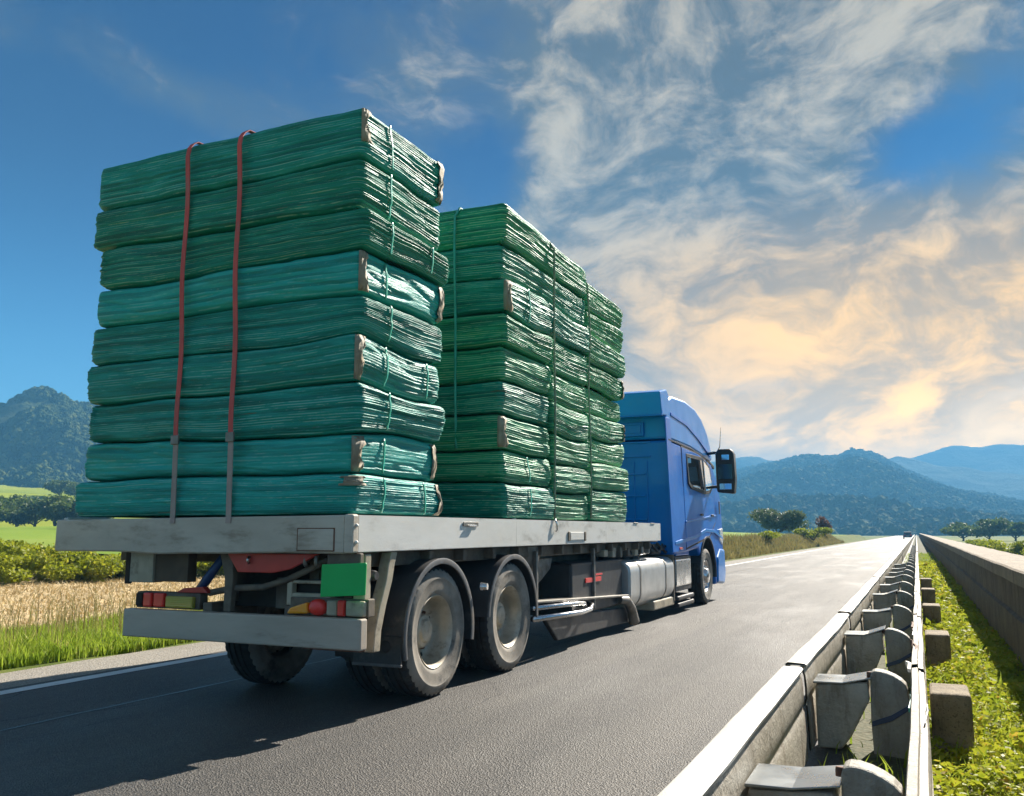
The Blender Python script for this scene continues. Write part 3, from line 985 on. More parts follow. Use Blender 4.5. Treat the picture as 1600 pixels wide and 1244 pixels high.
# ------------------------------------------------------------------ shrubs and trees
def plant(name, loc, rx, ry, hz, nl, leafsize, mat, label, cat, group, lumps=9, trunk=0.0, stem=0.05):
    root = empty(name, loc)
    tag(root, label, cat, group)
    c0 = np.array(loc)
    cs, rs = [], []
    for k in range(lumps):
        a = random.uniform(0, 6.28)
        q = math.sqrt(random.uniform(0, 1)) * 0.72
        z = trunk + (hz - trunk) * random.uniform(0.22, 0.78)
        cs.append(c0 + np.array([math.cos(a) * q * rx, math.sin(a) * q * ry, z]))
        rs.append(random.uniform(0.28, 0.48))
    cs.append(c0 + np.array([0, 0, trunk + (hz - trunk) * 0.5]))
    rs.append(0.6)
    P = []
    per = nl // len(cs)
    for cc, r in zip(cs, rs):
        d = rng.normal(size=(per, 3))
        d /= np.linalg.norm(d, axis=1)[:, None]
        rad = r * rng.uniform(0.45, 1.0, per) ** 0.5 * (0.8 + 0.4 * rng.uniform(0, 1, per))
        P.append(cc + d * rad[:, None] * np.array([rx, ry, (hz - trunk) * 0.62]))
    P = np.concatenate(P)
    P = P[P[:, 2] > loc[2] + 0.02]
    v, f = leaves(P, leafsize, 0.8)
    mesh_obj('crown' if trunk else 'foliage', v, f, mat, root)
    b = MB()
    if trunk:
        b.tube([c0, c0 + np.array([0.03 * hz, 0, trunk * 0.6]), c0 + np.array([0, 0.02 * hz, hz * 0.62])], [stem * 1.3, stem, stem * 0.4], 8)
        for cc in cs[:5]:
            b.tube([c0 + np.array([0, 0, trunk * 0.8]), (c0 + cc) / 2 + np.array([0, 0, trunk * 0.35]), cc], [stem * 0.5, stem * 0.35, stem * 0.12], 6)
    else:
        for cc in cs[:5]:
            b.tube([c0 + np.array([0, 0, -0.05]), (c0 + cc) / 2, cc], [stem, stem * 0.7, stem * 0.25], 6)
    b.build('trunk' if trunk else 'stem', M['bark'], root, smooth=True)
    return root


def pol(az_, r, z=0.0):
    return (r * math.sin(R(az_)), r * math.cos(R(az_)), z)


G1 = 'shrubs in the hedge beyond the tan field'
hedge_labels = ['leftmost yellow green hedge shrub beyond the tan field', 'tall dark green hedge shrub at the far left of the field',
                'yellow green hedge shrub just left of the truck bed corner', 'low bright green hedge shrub under the corner of the truck bed',
                'dark green hedge shrub seen beneath the truck bed', 'hedge shrub above the brown toolbox of the truck', 'rightmost hedge shrub seen beneath the truck bed']
for (a, r, w, hgt), lb in zip([(-54.6, 31, 2.0, 1.05), (-52.4, 33, 2.3, 1.35), (-50.2, 31, 1.7, 1.0), (-48.0, 33, 1.6, 0.8), (-45.6, 33, 1.8, 0.9), (-43.0, 33, 1.8, 0.85), (-40.0, 34, 2.0, 0.95)], hedge_labels):
    plant('hedge_shrub', pol(a, r, -0.2), w, w * 0.8, hgt, 5200, 0.13, M['hedge'], lb, 'shrub', G1, 9, 0.0, 0.05)
G2 = 'trees below the hill meadow'
tl = ['leftmost dark tree below the bright hill meadow', 'second dark tree from the left below the hill meadow', 'third dark tree from the left below the hill meadow',
      'dark tree midway along the row below the meadow', 'pale crowned tree in the row below the meadow', 'dark tree nearest the load in the row below the meadow',
      'tree at the right end of the meadow row beside the load', 'small tree between the two bright meadows', 'tree on the upper edge of the bright meadow']
for (a, r, w, hgt), lb in zip([(-54.4, 165, 4.4, 5.2), (-53.3, 172, 4.4, 5.6), (-52.4, 165, 4.0, 5.2), (-51.4, 160, 4.8, 6.2), (-50.7, 150, 4.2, 5.0), (-50.0, 158, 4.6, 5.4), (-49.3, 150, 4.2, 4.6), (-51.2, 300, 5.0, 6.0), (-50.3, 290, 5.0, 6.0)], tl):
    X, Y, _ = pol(a, r)
    z = float(lowland(np.array(a), np.array(float(r)), np.array(X), np.array(Y)))
    plant('field_tree', (X, Y, z - 0.2), w, w, hgt, 3600, 0.55, M['treeleaf'], lb, 'tree', G2, 8, 0.8, 0.22)
# beside the road ahead
plant('roadside_shrub', (-15.3, 112, 1.2), 3.6, 3.0, 3.0, 6500, 0.30, M['shrubleaf'], 'large grey green rounded shrub left of the road ahead', 'shrub', None, 12, 0.0, 0.1)
plant('roadside_shrub', (-10.4, 118, 1.0), 1.3, 1.2, 2.3, 1600, 0.25, M['redleaf'], 'russet brown shrub right of the large grey green shrub', 'shrub', None, 6, 0.0, 0.08)
plant('roadside_shrub', (-9.6, 96, 0.6), 2.0, 2.4, 1.3, 3000, 0.20, M['hedge'], 'low yellow green shrub where the verge meets the road ahead', 'shrub', None, 8, 0.0, 0.06)
plant('roadside_shrub', (-10.5, 70, 0.7), 1.3, 2.6, 0.8, 2600, 0.14, M['hedge'], 'low shrub on the dry bank in front of the truck cab', 'shrub', None, 8, 0.0, 0.06)
# beyond the parapet wall
G3 = 'trees beyond the parapet wall'
for (a, r, w, hgt), lb in zip([(2.4, 230, 5.0, 4.3), (3.7, 220, 5.5, 5.0), (5.0, 235, 6.0, 4.4), (6.4, 220, 5.5, 4.8)],
                              ['leftmost dark tree beyond the parapet wall', 'second dark tree from the left beyond the parapet wall', 'third dark tree from the left beyond the parapet wall', 'dark tree beyond the parapet wall at the right edge']):
    plant('field_tree', pol(a, r, -0.6), w, w, hgt, 3600, 0.6, M['treeleaf'], lb, 'tree', G3, 8, 0.7, 0.2)
for (a, r, w, hgt), lb in zip([(3.2, 90, 2.2, 1.5), (4.9, 75, 2.2, 1.35), (6.3, 62, 2.0, 1.2)], ['leftmost yellow green bush just beyond the parapet wall', 'middle yellow green bush just beyond the parapet wall', 'rightmost yellow green bush just beyond the parapet wall']):
    plant('field_bush', pol(a, r, -0.55), w, w, hgt, 2600, 0.2, M['hedge'], lb, 'shrub', 'bushes beyond the parapet wall', 7, 0.0, 0.06)

# ------------------------------------------------------------------ parapet wall
wall = empty('parapet_wall', (1.15, 10, 0))
tag(wall, 'long weathered brown concrete parapet wall on the right', 'wall')
wy = np.concatenate([np.arange(-3, 40, 0.5), np.arange(40, 381, 10.0)])


def wob(y, k, a):
    return a * (fbm(y * 0.8, y * 0 + k, 7) - 0.5)


pts = [(float(wob(y, 3, 0.02)), float(y), float(wob(y, 5, 0.015))) for y in wy]
b = MB().sweep([(1.44, -0.1), (1.44, 0.86), (0.86, 0.86), (0.86, 0.55), (0.825, 0.53), (0.825, -0.1)], pts)
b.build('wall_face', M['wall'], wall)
for k, (y0, y1) in enumerate([(-3, 3.2), (3.22, 9.4), (9.42, 15.6), (15.62, 21.8), (21.82, 28), (28.02, 60), (60.03, 120), (120.04, 380)]):
    yy = np.linspace(y0, y1, max(6, int(min(y1 - y0, 20) * 2)))
    b = MB().sweep([(1.47, 0.86), (1.47, 0.985), (1.45, 1.0), (0.85, 1.0), (0.83, 0.985), (0.83, 0.86), (1.47, 0.86)], [(float(wob(y, 3, 0.02)), float(y), float(wob(y, 5, 0.02))) for y in yy])
    m_ = len(yy)
    b.add([], [])
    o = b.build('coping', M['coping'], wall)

# ------------------------------------------------------------------ guardrail
rail = empty('guardrail', (-0.5, 4, 0))
tag(rail, 'double galvanised guardrail with white topped beam along the road', 'guardrail')


def railpts(y0, y1, dy, k, amp):
    yy = np.arange(y0, y1 + 1e-6, dy)
    return [(float(amp * (fbm(y * 0.9, y * 0 + k, 13) - 0.5)), float(y), float(0.6 * amp * (fbm(y * 0.7, y * 0 + k + 9, 17) - 0.5))) for y in yy]


front_face = [(-0.690, 0.528), (-0.682, 0.50), (-0.672, 0.47), (-0.668, 0.40), (-0.668, 0.335), (-0.676, 0.325), (-0.676, 0.30), (-0.668, 0.29), (-0.664, 0.20), (-0.662, 0.12), (-0.660, 0.03)]
face_closed = front_face + [(x - 0.012, z) for x, z in reversed(front_face)] + [front_face[0]]
top_cap = [(-0.668, 0.520), (-0.664, 0.536), (-0.675, 0.545), (-0.775, 0.548), (-0.790, 0.538), (-0.790, 0.505), (-0.782, 0.505), (-0.782, 0.532), (-0.675, 0.532), (-0.668, 0.520)]
edges = [-2.0, 1.9, 5.9, 9.9, 13.9, 17.9, 21.9, 29.9, 45.9, 80, 160, 380]
for k in range(len(edges) - 1):
    y0, y1 = edges[k], edges[k + 1]
    dy = 0.2 if y1 < 30 else 2.0
    pp = railpts(y0, y1 - 0.01, dy, 0, 0.022)
    sh = 0.004 * (k % 2)
    pp = [(p[0] + sh, p[1], p[2] + sh) for p in pp]
    bm_ = MB().sweep(face_closed, pp).build('beam', M['galv'], rail, smooth=True, auto=45)
    MB().sweep(top_cap, pp).build('beam_cap', M['whitetop'], rail, smooth=True, auto=40)
# second beam, seen almost edge on
sec = [(-0.085, 0.47), (-0.078, 0.500), (-0.045, 0.505), (-0.040, 0.48), (-0.012, 0.475), (-0.004, 0.455), (-0.004, 0.36), (-0.03, 0.33), (-0.03, 0.30), (-0.004, 0.27), (-0.004, 0.20), (-0.02, 0.185), (-0.04, 0.20), (-0.05, 0.33), (-0.06, 0.44), (-0.085, 0.47)]
for k in range(len(edges) - 1):
    y0, y1 = edges[k] + 0.6, edges[k + 1] + 0.6
    dy = 0.16 if y1 < 31 else 2.0
    pp = railpts(y0, y1 - 0.012, dy, 4, 0.016)
    MB().sweep(sec, pp).build('rear_beam', M['galv'], rail, smooth=True, auto=35)
post_ys = [0.9, 3.62, 6.1, 8.75, 11.6] + [14.4 + 2.8 * i for i in range(20)]
for i, y in enumerate(post_ys):
    dxp = random.uniform(-0.012, 0.012)
    tw = random.uniform(-0.02, 0.02)
    # channel post with a rounded, dented head
    pr = []
    for t in np.linspace(0, math.pi, 9):
        pr.append((-0.205 + 0.105 * math.cos(t) + dxp, 0.43 + 0.06 * math.sin(t) ** 0.7 - 0.035 * math.cos(t)))
    pr += [(-0.31 + dxp - tw, 0.2), (-0.30 + dxp - tw, -0.15), (-0.085 + dxp + tw, -0.15), (-0.09 + dxp + tw, 0.2)]
    po = MB().prism(pr, 'y', y, y + 0.13).build('post', M['galvpost'], rail, bevel=0.012)
    if y < 30:
        MB().prism([(-0.312 + dxp, 0.17), (-0.312 + dxp, 0.20), (-0.20 + dxp, 0.245), (-0.10 + dxp, 0.31), (-0.10 + dxp, 0.28), (-0.20 + dxp, 0.21)], 'y', y - 0.008, y - 0.001).build('post_band', M['bluestrut'], po, bevel=0.002)
        bb = MB()
        bb.lathe([(0.0, 0.012), (0.014, 0.012), (0.016, 0.0), (0.016, -0.02)], 12)
        o = bb.build('bolt', M['rust'], po, smooth=True)
        o.location = (-0.315 + dxp, y + 0.03, 0.478)
        o.rotation_euler = (0, R(-90), 0)
        # flared spacer between beam and post
        s0 = random.uniform(-0.02, 0.02)
        q0 = [(-0.645, 0.405 + s0), (-0.335, 0.44 + s0 * 2), (-0.33, 0.32), (-0.44 + s0, 0.10), (-0.50 + s0, 0.02), (-0.645, 0.02)]
        br = MB().prism(q0, 'y', y - 0.02, y + 0.26).build('spacer', M['galv'], rail, bevel=0.015)
        MB().prism([(-0.655, 0.425 + s0), (-0.48, 0.428 + s0), (-0.31, 0.470 + s0 * 2), (-0.31, 0.462 + s0 * 2), (-0.48, 0.418 + s0), (-0.655, 0.412 + s0)], 'y', y - 0.03, y + 0.30).build('spacer_plate', M['bracketcap'], br, bevel=0.003)
# torn strips along the second beam
strip_mats = [M['whitetop'], M['bracketcap'], M['rust'], M['band'], M['galvpost'], M['bluestrut']]
for k in range(14):
    y = 4.2 + 0.45 * k + random.uniform(-0.1, 0.1)
    x = -0.06 + random.uniform(-0.035, 0.045)
    L2, hh, an = random.uniform(0.15, 0.55), random.uniform(0.015, 0.04), random.uniform(-0.02, 0.02)
    z = 0.50 + random.uniform(-0.06, 0.012)
    vs = [(x, y, z - hh), (x + an * .3, y + L2 * .5, z - hh * 1.3), (x + an, y + L2, z - hh * .7), (x + an, y + L2, z), (x + an * .4 + .01, y + L2 * .55, z + hh * .35), (x, y, z - hh * .2)]
    o = MB().add(vs, [(0, 1, 4, 5), (1, 2, 3, 4)]).build('torn_strip', random.choice(strip_mats), rail)
    q = o.modifiers.new('thickness', 'SOLIDIFY')
    q.thickness = random.uniform(0.004, 0.02)
# footing blocks
for i, (y, x1, z1, ln) in enumerate([(3.1, 0.20, 0.30, 0.55), (6.05, 0.235, 0.40, 0.42), (9.65, 0.23, 0.38, 0.45), (13.4, 0.23, 0.38, 0.45), (17.2, 0.23, 0.38, 0.45), (21.0, 0.23, 0.38, 0.45)]):
    n1 = 7
    b = MB().box(0.012, x1, y, y + ln, -0.1, z1)
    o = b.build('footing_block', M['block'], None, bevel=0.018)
    nm = ['nearest', 'second nearest', 'third nearest', 'fourth nearest', 'fifth nearest', 'farthest'][i]
    tag(o, nm + ' brown concrete footing block beside the guardrail', 'block', 'concrete blocks along the guardrail')

# ------------------------------------------------------------------ distant car on the road
car = empty('car', (-1.7, 205, 0))
tag(car, 'small dark car far ahead on the road near the guardrail', 'car')
cx, cy = -1.7, 205
body = [(cy - 2.1, 0.32), (cy - 2.15, 0.75), (cy - 1.9, 0.98), (cy + 0.9, 0.98), (cy + 2.0, 0.82), (cy + 2.1, 0.35)]
MB().prism(body, 'x', cx - 0.86, cx + 0.86).build('body', pm('car_paint_dark', (0.02, 0.022, 0.026), (0.03, 0.03, 0.034), 2, 0.25, coat=0.6), car, bevel=0.05)
cabp = [(cy - 1.8, 0.98), (cy - 1.3, 1.46), (cy + 0.1, 1.48), (cy + 0.95, 0.98)]
MB().prism(cabp, 'x', cx - 0.72, cx + 0.72).build('cabin', M['black'], car, bevel=0.05)
MB().prism([(cy - 1.76, 1.03), (cy - 1.40, 1.40), (cy - 1.42, 1.40), (cy - 1.80, 1.03)], 'x', cx - 0.6, cx + 0.6).build('rear_window', M['glass'], car)
for sx in (-1, 1):
    MB().box(cx + sx * 0.6 - 0.15, cx + sx * 0.6 + 0.15, cy - 2.16, cy - 2.10, 0.72, 0.86).build('tail_light', M['lred'], car, bevel=0.01)
    for yy in (-1.3, 1.3):
        o = MB().lathe([(0.0, 0.1), (0.2, 0.1), (0.32, 0.08), (0.32, -0.1), (0.0, -0.1)], 20).build('wheel', M['tyre'], car, smooth=True, auto=40)
        o.location = (cx + sx * 0.78, cy + yy, 0.32)
MB().box(cx - 0.25, cx + 0.25, cy - 2.17, cy - 2.155, 0.55, 0.66).build('number_plate', M['lwhite'], car)
# ------------------------------------------------------------------ truck
TRUCK = empty('flatbed_truck', (-4.7, 6.7, 0))
tag(TRUCK, 'long flatbed truck with blue cab carrying stacks of green bales', 'truck')
XR, XL = -3.69, -6.72          # bed sides
Y0, Y1 = 5.39, 13.88           # bed ends
ZB, ZT = 1.205, 1.475


def part(b, name, m, parent=TRUCK, **kw):
    return b.build(name, M[m] if isinstance(m, str) else m, parent, **kw)


def bx(name, m, x0, x1, y0, y1, z0, z1, parent=TRUCK, bevel=0.008):
    return part(MB().box(x0, x1, y0, y1, z0, z1), name, m, parent, bevel=bevel)


# --- bed
bx('deck', 'dark', XL + 0.05, XR - 0.05, Y0 + 0.07, Y1 - 0.02, 1.25, 1.462)
# rear beam with a slightly bent lower lip
n1 = 60
vs, xs_ = [], np.linspace(XL, XR - 0.075, n1)
prof = [(0.0, ZT - 0.012), (0.0, ZB), (0.012, ZB - 0.012), (0.055, ZB - 0.010), (0.062, ZT), (0.010, ZT)]
for x in xs_:
    dent = 0.022 * math.exp(-((x + 5.55) / 0.28) ** 2) + 0.012 * math.exp(-((x + 5.0) / 0.35) ** 2)
    wv_ = 0.006 * (float(fbm(np.array(x * 2.0), np.array(0.0), 3)) - 0.5)
    taper = 0.018 * (x - XL) / 3.0
    for k, (dy_, z) in enumerate(prof):
        up_ = dent if k in (1, 2, 3) else 0.0
        vs.append((x, Y0 + dy_ - (dent * 0.6 if k in (1, 2) else 0) + wv_, z - up_ * 0.7 + (taper - 0.018 if k in (0, 4, 5) else taper * 0.3)))
b = MB()
npf = len(prof)
fs = [(i * npf + k, i * npf + (k + 1) % npf, (i + 1) * npf + (k + 1) % npf, (i + 1) * npf + k) for i in range(n1 - 1) for k in range(npf)]
fs += [tuple(range(npf)), tuple(reversed(range((n1 - 1) * npf, n1 * npf)))]
b.add(vs, fs)
rb = part(b, 'rear_beam', 'bedrear', smooth=True, auto=35)
bx('patch_seam', 'rust', -4.178, -3.842, Y0 - 0.003, Y0 + 0.02, 1.213, 1.383, rb, 0.002)
bx('patch_plate', 'bedrear', -4.168, -3.852, Y0 - 0.007, Y0 + 0.02, 1.221, 1.375, rb, 0.004)
bx('corner_cap', 'bedrear', XR - 0.074, XR + 0.004, Y0 - 0.006, Y0 + 0.075, ZB - 0.004, ZT + 0.006, TRUCK, 0.014)
for z in (1.28, 1.40):
    o = MB().lathe([(0, 0.016), (0.010, 0.014), (0.014, 0.004), (0.014, 0)], 14).build('rivet', M['bedside'], rb, smooth=True)
    o.location = (XR + 0.004, Y0 + 0.04, z)
secs = [(Y0 + 0.078, 8.28), (8.283, 11.16), (11.163, 12.84), (12.843, Y1)]
side_prof = [(0.0, ZT), (0.0, ZB + 0.006), (-0.006, ZB), (-0.05, ZB), (-0.05, ZT), (0, ZT)]
for k, (a, c) in enumerate(secs):
    pp = [(0.004 * (float(fbm(np.array(y * 1.7), np.array(0.5), 6)) - 0.5), float(y), 0.008 * (y - Y0) / 8.5 * 4 * 0.5) for y in np.linspace(a, c, 24)]
    o = MB().sweep([(XR + x, z) for x, z in side_prof], pp)
    o.add([(XR, a, ZB + .006), (XR, a, ZT), (XR - .05, a, ZT), (XR - .05, a, ZB)], [(0, 1, 2, 3)])
    o.add([(XR, c, ZB + .02), (XR, c, ZT + 0.015), (XR - .05, c, ZT + 0.015), (XR - .05, c, ZB + .012)], [(3, 2, 1, 0)])
    sp = part(o, 'side_rail', 'bedside', smooth=True, auto=30)
bx('side_rail', 'bedside', XL, XL + 0.05, Y0 + 0.065, Y1, ZB, ZT)
bx('front_beam', 'bedside', XL + 0.052, XR - 0.052, Y1 - 0.05, Y1, ZB, ZT)
# pockets, latches on the side rail
bx('latch_plate', 'steel', XR + 0.002, XR + 0.012, 7.10, 7.40, 1.405, 1.445)
o = bx('latch_handle', 'chrome', XR + 0.012, XR + 0.03, 7.18, 7.34, 1.40, 1.418)
for y in (9.74, 10.30):
    bx('stake_pocket', 'frame', XR + 0.002, XR + 0.016, y, y + 0.05, 1.25, 1.36)
bx('pocket_plate', 'bedside', XR + 0.002, XR + 0.012, 9.82, 10.27, 1.262, 1.352, TRUCK, 0.004)
for y in (12.4, 13.3):
    bx('rail_catch', 'steel', XR - 0.002, XR + 0.012, y, y + 0.22, 1.478, 1.492)
b = MB().tube([(XR + 0.012, 9.31, 1.50), (XR + 0.03, 9.32, 1.45), (XR + 0.03, 9.33, 1.38), (XR + 0.012, 9.33, 1.36)], 0.011, 8)
part(b, 'lashing_hook', 'chrome', smooth=True)
# cross members and underside
for y in np.arange(6.0, 13.8, 0.62):
    bx('cross_member', 'frame', XL + 0.10, XR - 0.06, y, y + 0.07, 1.10, 1.20)
bx('sub_rail', 'frame', XR - 0.30, XR - 0.16, Y0 + 0.15, Y1 - 0.05, 1.085, 1.203)
for x in (-4.30, -5.14):
    bx('chassis_rail', 'frame', x, x + 0.085, 5.72, 18.2, 0.80, 1.095)

# --- rear end
bx('bumper', 'bumper', -5.955, -3.648, 5.46, 5.55, 0.515, 0.735, TRUCK, 0.012)
bx('bumper_edge', 'rust', -4.15, -3.655, 5.468, 5.545, 0.506, 0.5145)
for x in (-5.2, -4.4):
    bx('bumper_bracket', 'frame', x, x + 0.09, 5.552, 6.1, 0.60, 0.80)
bx('light_bar', 'frame', -5.93, -5.25, 5.57, 5.66, 0.737, 0.868)
bx('light_bar', 'frame', -4.36, -3.66, 5.57, 5.66, 0.737, 0.868)
L_ = 5.53
for nm, m_, x0, x1, z0, z1 in [('reflector', 'dark', -5.905, -5.835, .752, .858), ('tail_light', 'lred', -5.825, -5.735, .748, .862), ('tail_light', 'lred', -5.71, -5.60, .750, .862),
                               ('turn_signal', 'lyellow', -5.58, -5.29, .748, .842), ('tail_light', 'lred', -3.905, -3.845, .742, .858), ('reflector', 'beige', -3.83, -3.67, .745, .855), ('lamp_mount', 'beige', -4.0, -3.912, .745, .855)]:
    bx(nm, m_, x0, x1, L_, 5.572, z0, z1, TRUCK, 0.012)
# round red lamp with an amber lamp beside it
b = MB().lathe([(0.0, 0.035), (0.05, 0.032), (0.072, 0.018), (0.078, 0.0), (0.078, -0.03)], 28)
o = part(b, 'tail_light', 'lred', smooth=True)
o.location = (-4.09, 5.55, 0.80)
o.rotation_euler = (0, 0, R(-90))
o.scale = (1, 1, 0.78)
b = MB().prism([(-4.36, 0.745), (-4.33, 0.79), (-4.17, 0.838), (-4.165, 0.752)], 'y', 5.52, 5.572)
part(b, 'turn_signal', 'lamber', bevel=0.015)
b = MB().prism([(-5.50, 0.870), (-5.42, 0.905), (-5.22, 0.92), (-5.16, 0.872)], 'y', 5.56, 5.62)
part(b, 'red_panel', 'red', bevel=0.006)
# brown open box hanging at the left
b = MB()
b.box(-6.00, -5.70, 5.50, 5.62, 0.945, 1.19)
part(b, 'toolbox_side', 'beige', bevel=0.006)
b = MB().box(-5.697, -5.345, 5.52, 5.62, 0.955, 1.19)
part(b, 'toolbox', 'brown', bevel=0.006)
bx('toolbox_edge', 'dark', -6.005, -5.95, 5.495, 5.53, 0.93, 1.19)
# red trapezoid plate
b = MB().prism([(-4.93, 1.19), (-4.06, 1.19), (-4.32, 1.075), (-4.48, 1.045), (-4.82, 1.045)], 'y', 5.50, 5.53)
part(b, 'red_plate', 'red', bevel=0.006)
b = MB().tube([(-4.70, 5.49, 1.165), (-4.70, 5.47, 1.14), (-4.70, 5.49, 1.115)], 0.012, 8)
part(b, 'plate_hook', 'chrome', smooth=True)
# struts between bed and bumper
b = MB().prism([(-5.06, 1.19), (-4.93, 1.19), (-4.915, 1.0), (-4.93, 0.735), (-5.0, 0.735), (-5.0, 1.0)], 'y', 5.56, 5.62)
part(b, 'rear_strut', 'frame', bevel=0.008)
b = MB().tube([(-5.31, 5.60, 0.88), (-5.22, 5.60, 0.97), (-5.05, 5.60, 1.17)], [0.03, 0.04, 0.03], 10)
part(b, 'blue_damper', 'bluestrut', smooth=True)
b = MB().tube([(-5.20, 5.62, 0.87), (-4.95, 5.61, 0.915), (-4.65, 5.60, 0.93), (-4.42, 5.60, 0.99), (-4.2, 5.60, 1.08), (-4.05, 5.60, 1.15)], 0.026, 8)
part(b, 'bent_pipe', 'frame', smooth=True)
bx('rear_cross_tube', 'dark', -5.10, -4.20, 5.80, 6.05, 0.76, 0.93)
bx('rear_cross_plate', 'frame', -4.62, -4.50, 5.72, 5.79, 0.76, 1.0)
# open bracket frame left of the green plate
for (x0, x1, z0, z1) in [(-4.42, -4.37, .80, .98), (-4.06, -4.01, .80, 1.0), (-4.37, -4.06, .86, .895), (-4.37, -4.06, .965, .99)]:
    bx('bracket_frame', 'beige', x0, x1, 5.60, 5.66, z0, z1)
bx('bracket_back', 'dark', -4.38, -4.04, 5.68, 5.72, 0.80, 0.99)
bx('spring_hanger', 'frame', -4.32, -4.02, 5.74, 6.1, 0.95, 1.19)
for x in (-4.19, -4.09):
    b = MB().tube([(x, 5.52, 1.20), (x, 5.51, 1.12), (x, 5.53, 1.10)], 0.016, 8)
    part(b, 'hanger_bolt', 'steel', smooth=True)
# green plate
b = MB().prism([(-3.985, 1.118), (-3.605, 1.135), (-3.60, 1.125), (-3.605, 0.91), (-3.62, 0.905), (-3.99, 0.885)], 'y', 5.44, 5.452)
part(b, 'green_plate', 'greenplate', bevel=0.003)
bx('plate_bracket', 'frame', -3.95, -3.66, 5.453, 5.50, 1.10, 1.20)
bx('lower_bracket', 'beige', -3.80, -3.70, 5.58, 5.66, 0.862, 1.19)
# beige mudguard stay, a bent flat bar
cl_ = [(6.00, 1.20), (5.96, 1.10), (5.93, 0.98), (5.85, 0.80), (5.79, 0.62), (5.775, 0.47)]
b = MB()
for i in range(len(cl_) - 1):
    (ya, za), (yb, zb_) = cl_[i], cl_[i + 1]
vs, fs = [], []
for y, z in cl_:
    vs += [(-3.80, y - 0.045, z), (-3.71, y - 0.045, z), (-3.71, y + 0.045, z), (-3.80, y + 0.045, z)]
for i in range(len(cl_) - 1):
    for k in range(4):
        fs.append((i * 4 + k, i * 4 + (k + 1) % 4, (i + 1) * 4 + (k + 1) % 4, (i + 1) * 4 + k))
fs += [(3, 2, 1, 0), tuple(range(len(cl_) * 4 - 4, len(cl_) * 4))]
b.add(vs, [tuple(reversed(q)) for q in fs])
part(b, 'mudguard_stay', 'beige', bevel=0.008)
b = MB().lathe([(0, 0.05), (0.03, 0.05), (0.04, 0.03), (0.04, -0.06), (0, -0.06)], 16)
o = part(b, 'side_lamp', 'black', smooth=True, auto=40)
o.location = (-3.74, 5.72, 1.03)

# --- wheels
WR = 0.53
tp = [(0.285, 0.095), (0.305, 0.118), (0.335, 0.138), (0.345, 0.139), (0.385, 0.147), (0.43, 0.150), (0.436, 0.154), (0.446, 0.153), (0.47, 0.146), (0.497, 0.134), (0.512, 0.126),
      (0.525, 0.112), (0.530, 0.098), (0.530, 0.068), (0.514, 0.064), (0.514, 0.054), (0.530, 0.050), (0.530, 0.012), (0.514, 0.008)]
tp = tp + [(r, -x) for r, x in reversed(tp)]


def make_tyre_mesh():
    b = MB()
    n = 132
    b.lathe(tp, n)
    v = np.array(b.v)
    f = b.f
    fm = []
    for q in f:
        r = max(math.hypot(v[i][1], v[i][2]) for i in q)
        fm.append(0 if r < 0.513 else 1)
    for ring in (10, 11, 12, len(tp) - 11, len(tp) - 12, len(tp) - 13):       # shoulder lugs
        for k in range(n):
            if k % 3 == 0:
                i = ring * n + k
                v[i, 1:] *= 0.968
    return v, f, fm


tv, tf, tfm = make_tyre_mesh()
tyre_me = None


def make_wheel(loc, flip, style):
    global tyre_me
    if style == 'dish':
        prof = [(0.284, 0.07), (0.290, 0.100), (0.303, 0.116), (0.297, 0.124), (0.285, 0.114), (0.272, 0.07), (0.262, 0.0), (0.255, -0.035), (0.235, -0.062), (0.20, -0.074), (0.155, -0.078), (0.148, -0.06), (0.140, 0.0), (0.128, 0.016), (0.10, 0.022), (0.085, 0.04), (0.05, 0.046), (0.0, 0.047)]
        mat_ = M['rim']
    else:
        prof = [(0.284, 0.07), (0.290, 0.100), (0.303, 0.116), (0.297, 0.124), (0.285, 0.114), (0.272, 0.075), (0.24, 0.07), (0.205, 0.095), (0.17, 0.102), (0.15, 0.104), (0.145, 0.13), (0.13, 0.165), (0.09, 0.18), (0.05, 0.186), (0.0, 0.187)]
        mat_ = M['chrome']
    w = mesh_obj('wheel', *(lambda b: (b.v, b.f))(MB().lathe(prof, 56)), mat_, TRUCK, smooth=True, auto=38)
    w.location = loc
    w.rotation_euler = (random.uniform(0, 6.28), 0, math.pi if flip else 0)
    t = mesh_obj('tyre', tv, tf, None, w, smooth=True, mats=[M['sidewall'], M['tyre']], fmat=tfm, auto=32, local=True)
    nut_r, nut_x = (0.178, -0.072) if style == 'dish' else (0.185, 0.100)
    for k in range(10):
        a = 2 * math.pi * k / 10
        nb = MB().lathe([(0.0, 0.03), (0.011, 0.03), (0.015, 0.012), (0.015, 0.0)], 6)
        o = mesh_obj('wheel_nut', nb.v, nb.f, M['rust' if style == 'dish' else 'chrome'], w, local=True)
        o.location = (nut_x, nut_r * math.cos(a), nut_r * math.sin(a))
    for k in range(8):
        a = 2 * math.pi * (k + 0.5) / 8
        vs = [(0, 0.028 * math.cos(t), 0.022 * math.sin(t)) for t in np.linspace(0, 2 * math.pi, 14, endpoint=False)]
        o = mesh_obj('hand_hole', vs, [tuple(range(14))], M['dark'], w, local=True)
        if style == 'dish':
            o.location = (-0.058, 0.226 * math.cos(a), 0.226 * math.sin(a))
        else:
            o.location = (0.087, 0.228 * math.cos(a), 0.228 * math.sin(a))
        o.rotation_euler = (a, 0, 0)
    return w


